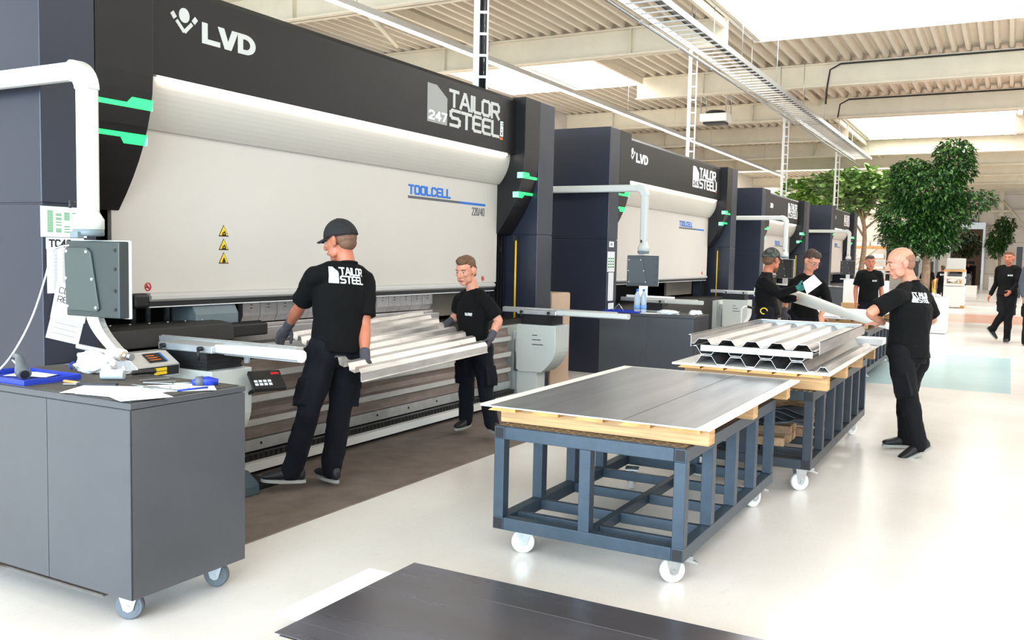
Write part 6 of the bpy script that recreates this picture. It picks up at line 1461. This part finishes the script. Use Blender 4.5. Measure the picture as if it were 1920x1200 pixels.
# big weeping fig in the aisle
planter(22.75, 1.63, 0.88, 0.82, 'large white square planter holding the big fig tree, right of the bald man')
tree((22.78, 1.70, 0.79), 2.3, [(0.0, 0.05, 3.25, 0.75, 0.82, 0.62), (0.1, -0.28, 2.70, 0.65, 0.58, 0.5), (0.0, 0.45, 2.60, 0.6, 0.66, 0.50), (0.1, -0.45, 3.85, 0.4, 0.42, 0.55), (0.0, 0.42, 3.62, 0.38, 0.40, 0.35), (0, 0.15, 2.15, 0.6, 0.75, 0.42), (0, -0.95, 3.0, 0.25, 0.40, 0.25), (0, -0.1, 2.15, 0.4, 0.4, 0.35)], 10500, None, 'big dark green weeping fig tree in the aisle, right of the presses', M_leaf, 0.14, 0.072, 3, tr=0.085, forks=9)
# fiddle-leaf figs behind the last press
c = at(1612, 520, 37.0); planter(c.x, c.y, 0.8, 0.75, 'white planter of the fiddle-leaf fig, hidden low behind the standing man')
tree((c.x, c.y, 0.72), 2.9, [(-0.2, 0.9, 4.6, 0.9, 1.0, 0.6), (0.2, -0.1, 4.65, 0.8, 0.95, 0.7), (-0.2, -0.9, 4.5, 0.7, 0.8, 0.6), (0, 0.3, 3.9, 0.6, 0.5, 0.4), (0, -1.3, 3.9, 0.5, 0.5, 0.45)], 1150, None, 'fiddle-leaf fig tree with bare forked trunk at the end of the press row', M_leaf2, 0.36, 0.25, 8, tr=0.10, round_=True, bend=0.5, forks=10)
c = at(1536, 520, 43.5); planter(c.x, c.y, 0.8, 0.75, 'white planter behind the third and fourth press')
tree((c.x, c.y, 0.72), 2.8, [(0, 0.8, 4.75, 1.0, 1.2, 0.72), (0, -0.6, 4.95, 1.0, 1.2, 0.78), (0, 0.2, 4.35, 1.0, 1.1, 0.6)], 1150, None, 'bright green fiddle-leaf fig rising behind the third and fourth press', M_leaf3, 0.38, 0.26, 15, tr=0.10, round_=True, forks=8)
# figs at the far wall
planter(62.6, 0.62, 0.95, 0.85, 'small-looking white planter against the far wall, right of the doorway')
tree((62.6, 0.62, 0.82), 1.9, [(0, 0.0, 3.3, 0.7, 0.66, 0.8), (0, -0.25, 4.0, 0.5, 0.50, 0.55), (0, 0.25, 2.9, 0.6, 0.5, 0.5), (0, 0.15, 2.4, 0.4, 0.4, 0.35)], 1500, None, 'dark green fig tree against the far wall, right of the doorway', M_leaf, 0.26, 0.13, 21, tr=0.09, forks=6)
planter(70.0, 2.75, 0.9, 0.8, 'planter standing inside the far doorway')
tree((70.0, 2.75, 0.77), 1.7, [(0, 0, 2.9, 0.9, 0.95, 0.85), (0, 0.1, 3.5, 0.6, 0.7, 0.4)], 1100, None, 'round dark fig tree inside the far doorway', M_leaf, 0.26, 0.13, 27, tr=0.08, forks=5)
c = at(1733, 520, 42.0); planter(c.x, c.y, 0.8, 0.7, 'white planter of the slim fig behind the big tree')
tree((c.x, c.y, 0.67), 1.5, [(0, 0.1, 2.9, 0.8, 1.4, 0.55), (0, 1.2, 2.7, 0.7, 0.9, 0.4)], 1000, None, 'slim fig tree with low leaves just behind the big fig tree', M_leaf, 0.22, 0.12, 31, tr=0.06, forks=5)

# ================================================================== STORAGE RACK AT THE FAR WALL
def frame_posts(x, y0, y1, z1, t, col, dx=1.0, r_=0.05):
    for xx in (x, x+dx):
        for y in (y0, y1): build('upright', MB().box(xx-r_, y-r_, 0, xx+r_, y+r_, z1), col, t)
t = thing('pallet_rack', 'tall storage rack with timber shelves behind the standing man', 'rack', (55.5, 7.4, 0))
rx, ra, rb = 55.0, 6.1, 8.6
frame_posts(rx, ra, rb, 2.75, t, M_blackm)
for k, z in enumerate((0.55, 1.15, 1.75, 2.45)):
    for xx in (rx, rx+1.0): build('beam', MB().box(xx-0.03, ra, z-0.1, xx+0.03, rb, z), M_galv if k < 3 else M_woodend, t)
    build('shelf', MB().box(rx, ra, z+0.001, rx+1.0, rb, z+0.045), M_wood, t)
for y in (ra, rb): build('brace', MB().tube([(rx, y, 0.3), (rx+1.0, y, 2.6)], 0.025, 6), M_blackm, t)
random.seed(2)
for k, z in enumerate((0.596, 1.196, 1.796, 2.496)):
    for j in range(3):
        y = ra+0.2+0.8*j; h_ = random.uniform(0.12, 0.34)
        tag(build('white_package', MB().box(rx+0.1, y, z, rx+0.8, y+0.6, z+h_), M_paper, None, 0.03), ['lowest', 'second', 'third', 'top'][k]+' shelf white package of the far rack, '+['right', 'middle', 'left'][j]+' one', 'package', 'packages on the far rack')
# second low rack between the rack and the trees
t = thing('steel_shelf', 'long low grey steel shelf before the storage rack', 'shelf', (50.0, 6.2, 0))
for y in (4.6, 7.6): build('upright', MB().box(49.6, y-0.04, 0, 49.68, y+0.04, 1.0).box(50.3, y-0.04, 0, 50.38, y+0.04, 1.0), M_greybar, t)
build('top', MB().box(49.6, 4.5, 1.001, 50.4, 7.7, 1.06), M_galv, t)
# ================================================================== CRATES, BOXES, FAR GOODS
def crate_stack(c, w_, label):
    x, y = c; t = thing('crate_stack', label, 'crates', (x, y, 0))
    for yy in (y-w_/2+0.06, y+w_/2-0.06): build('foot_block', MB().box(x-0.4, yy-0.06, 0, x+0.4, yy+0.06, 0.1), M_woodend, t)
    build('white_box', MB().box(x-0.45, y-w_/2, 0.101, x+0.45, y+w_/2, 0.78), M_whitepaint, t, 0.01)
    for k in range(3): build('pallet_layer', MB().box(x-0.45, y-w_/2, 0.80+0.25*k, x+0.45, y+w_/2, 0.88+0.25*k), M_board if k < 2 else M_wood, t)
    for yy in (y-w_/2+0.05, y+w_/2-0.05): build('pallet_block', MB().box(x-0.4, yy-0.05, 0.78, x+0.4, yy+0.05, 1.30), M_board, t)
    build('grey_crate', MB().box(x-0.42, y-w_/2+0.03, 1.382, x+0.42, y+w_/2-0.06, 1.78), M_greywhite, t, 0.01)
crate_stack((36.3, 1.72), 0.68, 'stack of white boxes and pale pallets in the aisle right of the big tree')
c = at(1808, 552, 47); tag(build('white_box', MB().box(c.x-0.4, 1.45, 0, c.x+0.5, 2.35, 0.48), M_whitepaint, None, 0.01), 'low white box on the floor right of the crate stack', 'box')
c = at(1799, 527, 47.5); 
c = at(1824, 530, 55); tag(build('grey_cupboard', MB().box(56.5, 1.95, 0, 57.4, 3.05, 1.05), M_slate, None, 0.01), 'grey cupboard standing before the far doorway', 'cupboard')
t = thing('orange_pallet', 'pale timber box on the floor before the grey cupboard', 'box', (54.0, 2.2, 0)); build('crate_body', MB().box(53.6, 2.1, 0.0, 54.4, 2.75, 0.72), M_wood, t, 0.01); build('crate_lid', MB().box(53.6, 2.1, 0.72, 54.4, 2.75, 0.80), M_board, t)
# things by the planter: pallet with steel pieces, yellow post
c = at(1763, 556, 24.2); t = thing('low_bench', 'low bench with wood and grey steel pieces behind the big planter', 'bench', (c.x, c.y, 0))
build('bench_top', MB().box(c.x-0.4, c.y-0.05, 0.62, c.x+0.5, c.y+0.55, 0.68), M_oldwood, t); 
for yy in (c.y, c.y+0.45): build('bench_leg', MB().box(c.x-0.35, yy, 0, c.x-0.28, yy+0.06, 0.62), M_greybar, t); build('bench_leg', MB().box(c.x+0.38, yy, 0, c.x+0.45, yy+0.06, 0.62), M_greybar, t)
for k in range(3): build('angle_steel', MB().prism([(c.y-0.02+0.12*k, 0.681), (c.y+0.08+0.12*k, 0.681), (c.y+0.08+0.12*k, 0.76+0.03*k), (c.y+0.07+0.12*k, 0.76+0.03*k)], 0, c.x-0.35, c.x+0.4), M_galv, t)
c = at(1750, 530, 30.5); tag(build('yellow_bollard', MB().lathe([(0.07, 0), (0.07, 1.0), (0.05, 1.06), (0.01, 1.08)], (c.x, c.y, 0)), M_yellow), 'short yellow bollard beside the big tree trunk', 'bollard')
for k, (u, d) in enumerate(((1762, 38.5), (1775, 44.0))):
    c = at(u, 530, d); t = thing('work_table', ['small white work table before the man with printed back', 'small table with wooden top left of the crate stack'][k], 'table', (c.x, c.y, 0)); build('table_top', MB().box(c.x-0.4, c.y-0.6, 0.85, c.x+0.4, c.y+0.6, 0.92), M_whitepaint if k == 0 else M_wood, t)
    for sx in (-0.35, 0.32):
        for sy in (-0.55, 0.5): build('table_leg', MB().box(c.x+sx, c.y+sy, 0, c.x+sx+0.05, c.y+sy+0.05, 0.849), M_galv, t)
# machine with glazing left of the doorway
c = at(1745, 510, 58); t = thing('glazed_machine', 'grey machine cabinet with dark windows left of the far doorway', 'machine', (60.0, 5.2, 0))
build('cabinet', MB().box(59.2, 3.9, 0, 61.5, 6.4, 1.9), mat('grey_machine', (176, 176, 172), 0.5), t, 0.02)
for k in range(3): build('dark_window', MB().box(59.18, 4.0+0.8*k, 0.8, 59.2, 4.6+0.8*k, 1.7), mat('smoked_window', (60, 62, 60), 0.15), t)
build('top_unit', MB().box(59.6, 4.3, 1.901, 61.0, 5.9, 2.45), M_whitepaint, t, 0.02)
t = thing('wall_unit', 'dark control gear on the far wall, above and left of the doorway', 'wall unit', (64.7, 2.4, 4.3)); build('unit_box', MB().box(64.5, 2.15, 4.25, 64.99, 3.0, 4.42), M_black, t); build('unit_cable', MB().box(64.9, 2.9, 4.42, 64.94, 2.94, 5.9).box(64.9, 1.9, 3.8, 64.94, 1.94, 5.9), M_black, t)
t = thing('dark_machine', 'dark machine with a light disc inside the far doorway', 'machine', (74.0, 3.4, 0)); build('machine_body', MB().box(73, 2.2, 0, 75, 4.8, 1.5), M_blackm, t, 0.03); build('machine_disc', MB().cyl((72.97, 3.7, 0.95), (73.0, 3.7, 0.95), 0.4, 24), M_greybar, t)
build('machine_hood', MB().box(72.6, 2.3, 1.6, 74.5, 4.4, 1.8), M_black, t)
tag(build('steel_column', MB().box(64.2, 4.02, 0, 64.45, 4.30, 4.1), M_galv), 'bright steel column just left of the far doorway', 'column')
c = at(1909, 520, 44); t = thing('dark_post', 'dark steel post standing behind the striding man', 'post', (c.x, c.y, 0)); build('post', MB().box(c.x-0.13, c.y-0.13, 0, c.x+0.13, c.y+0.13, at(1909, 463, 44).z), M_darkcart, t, 0.01)
fin_logos()
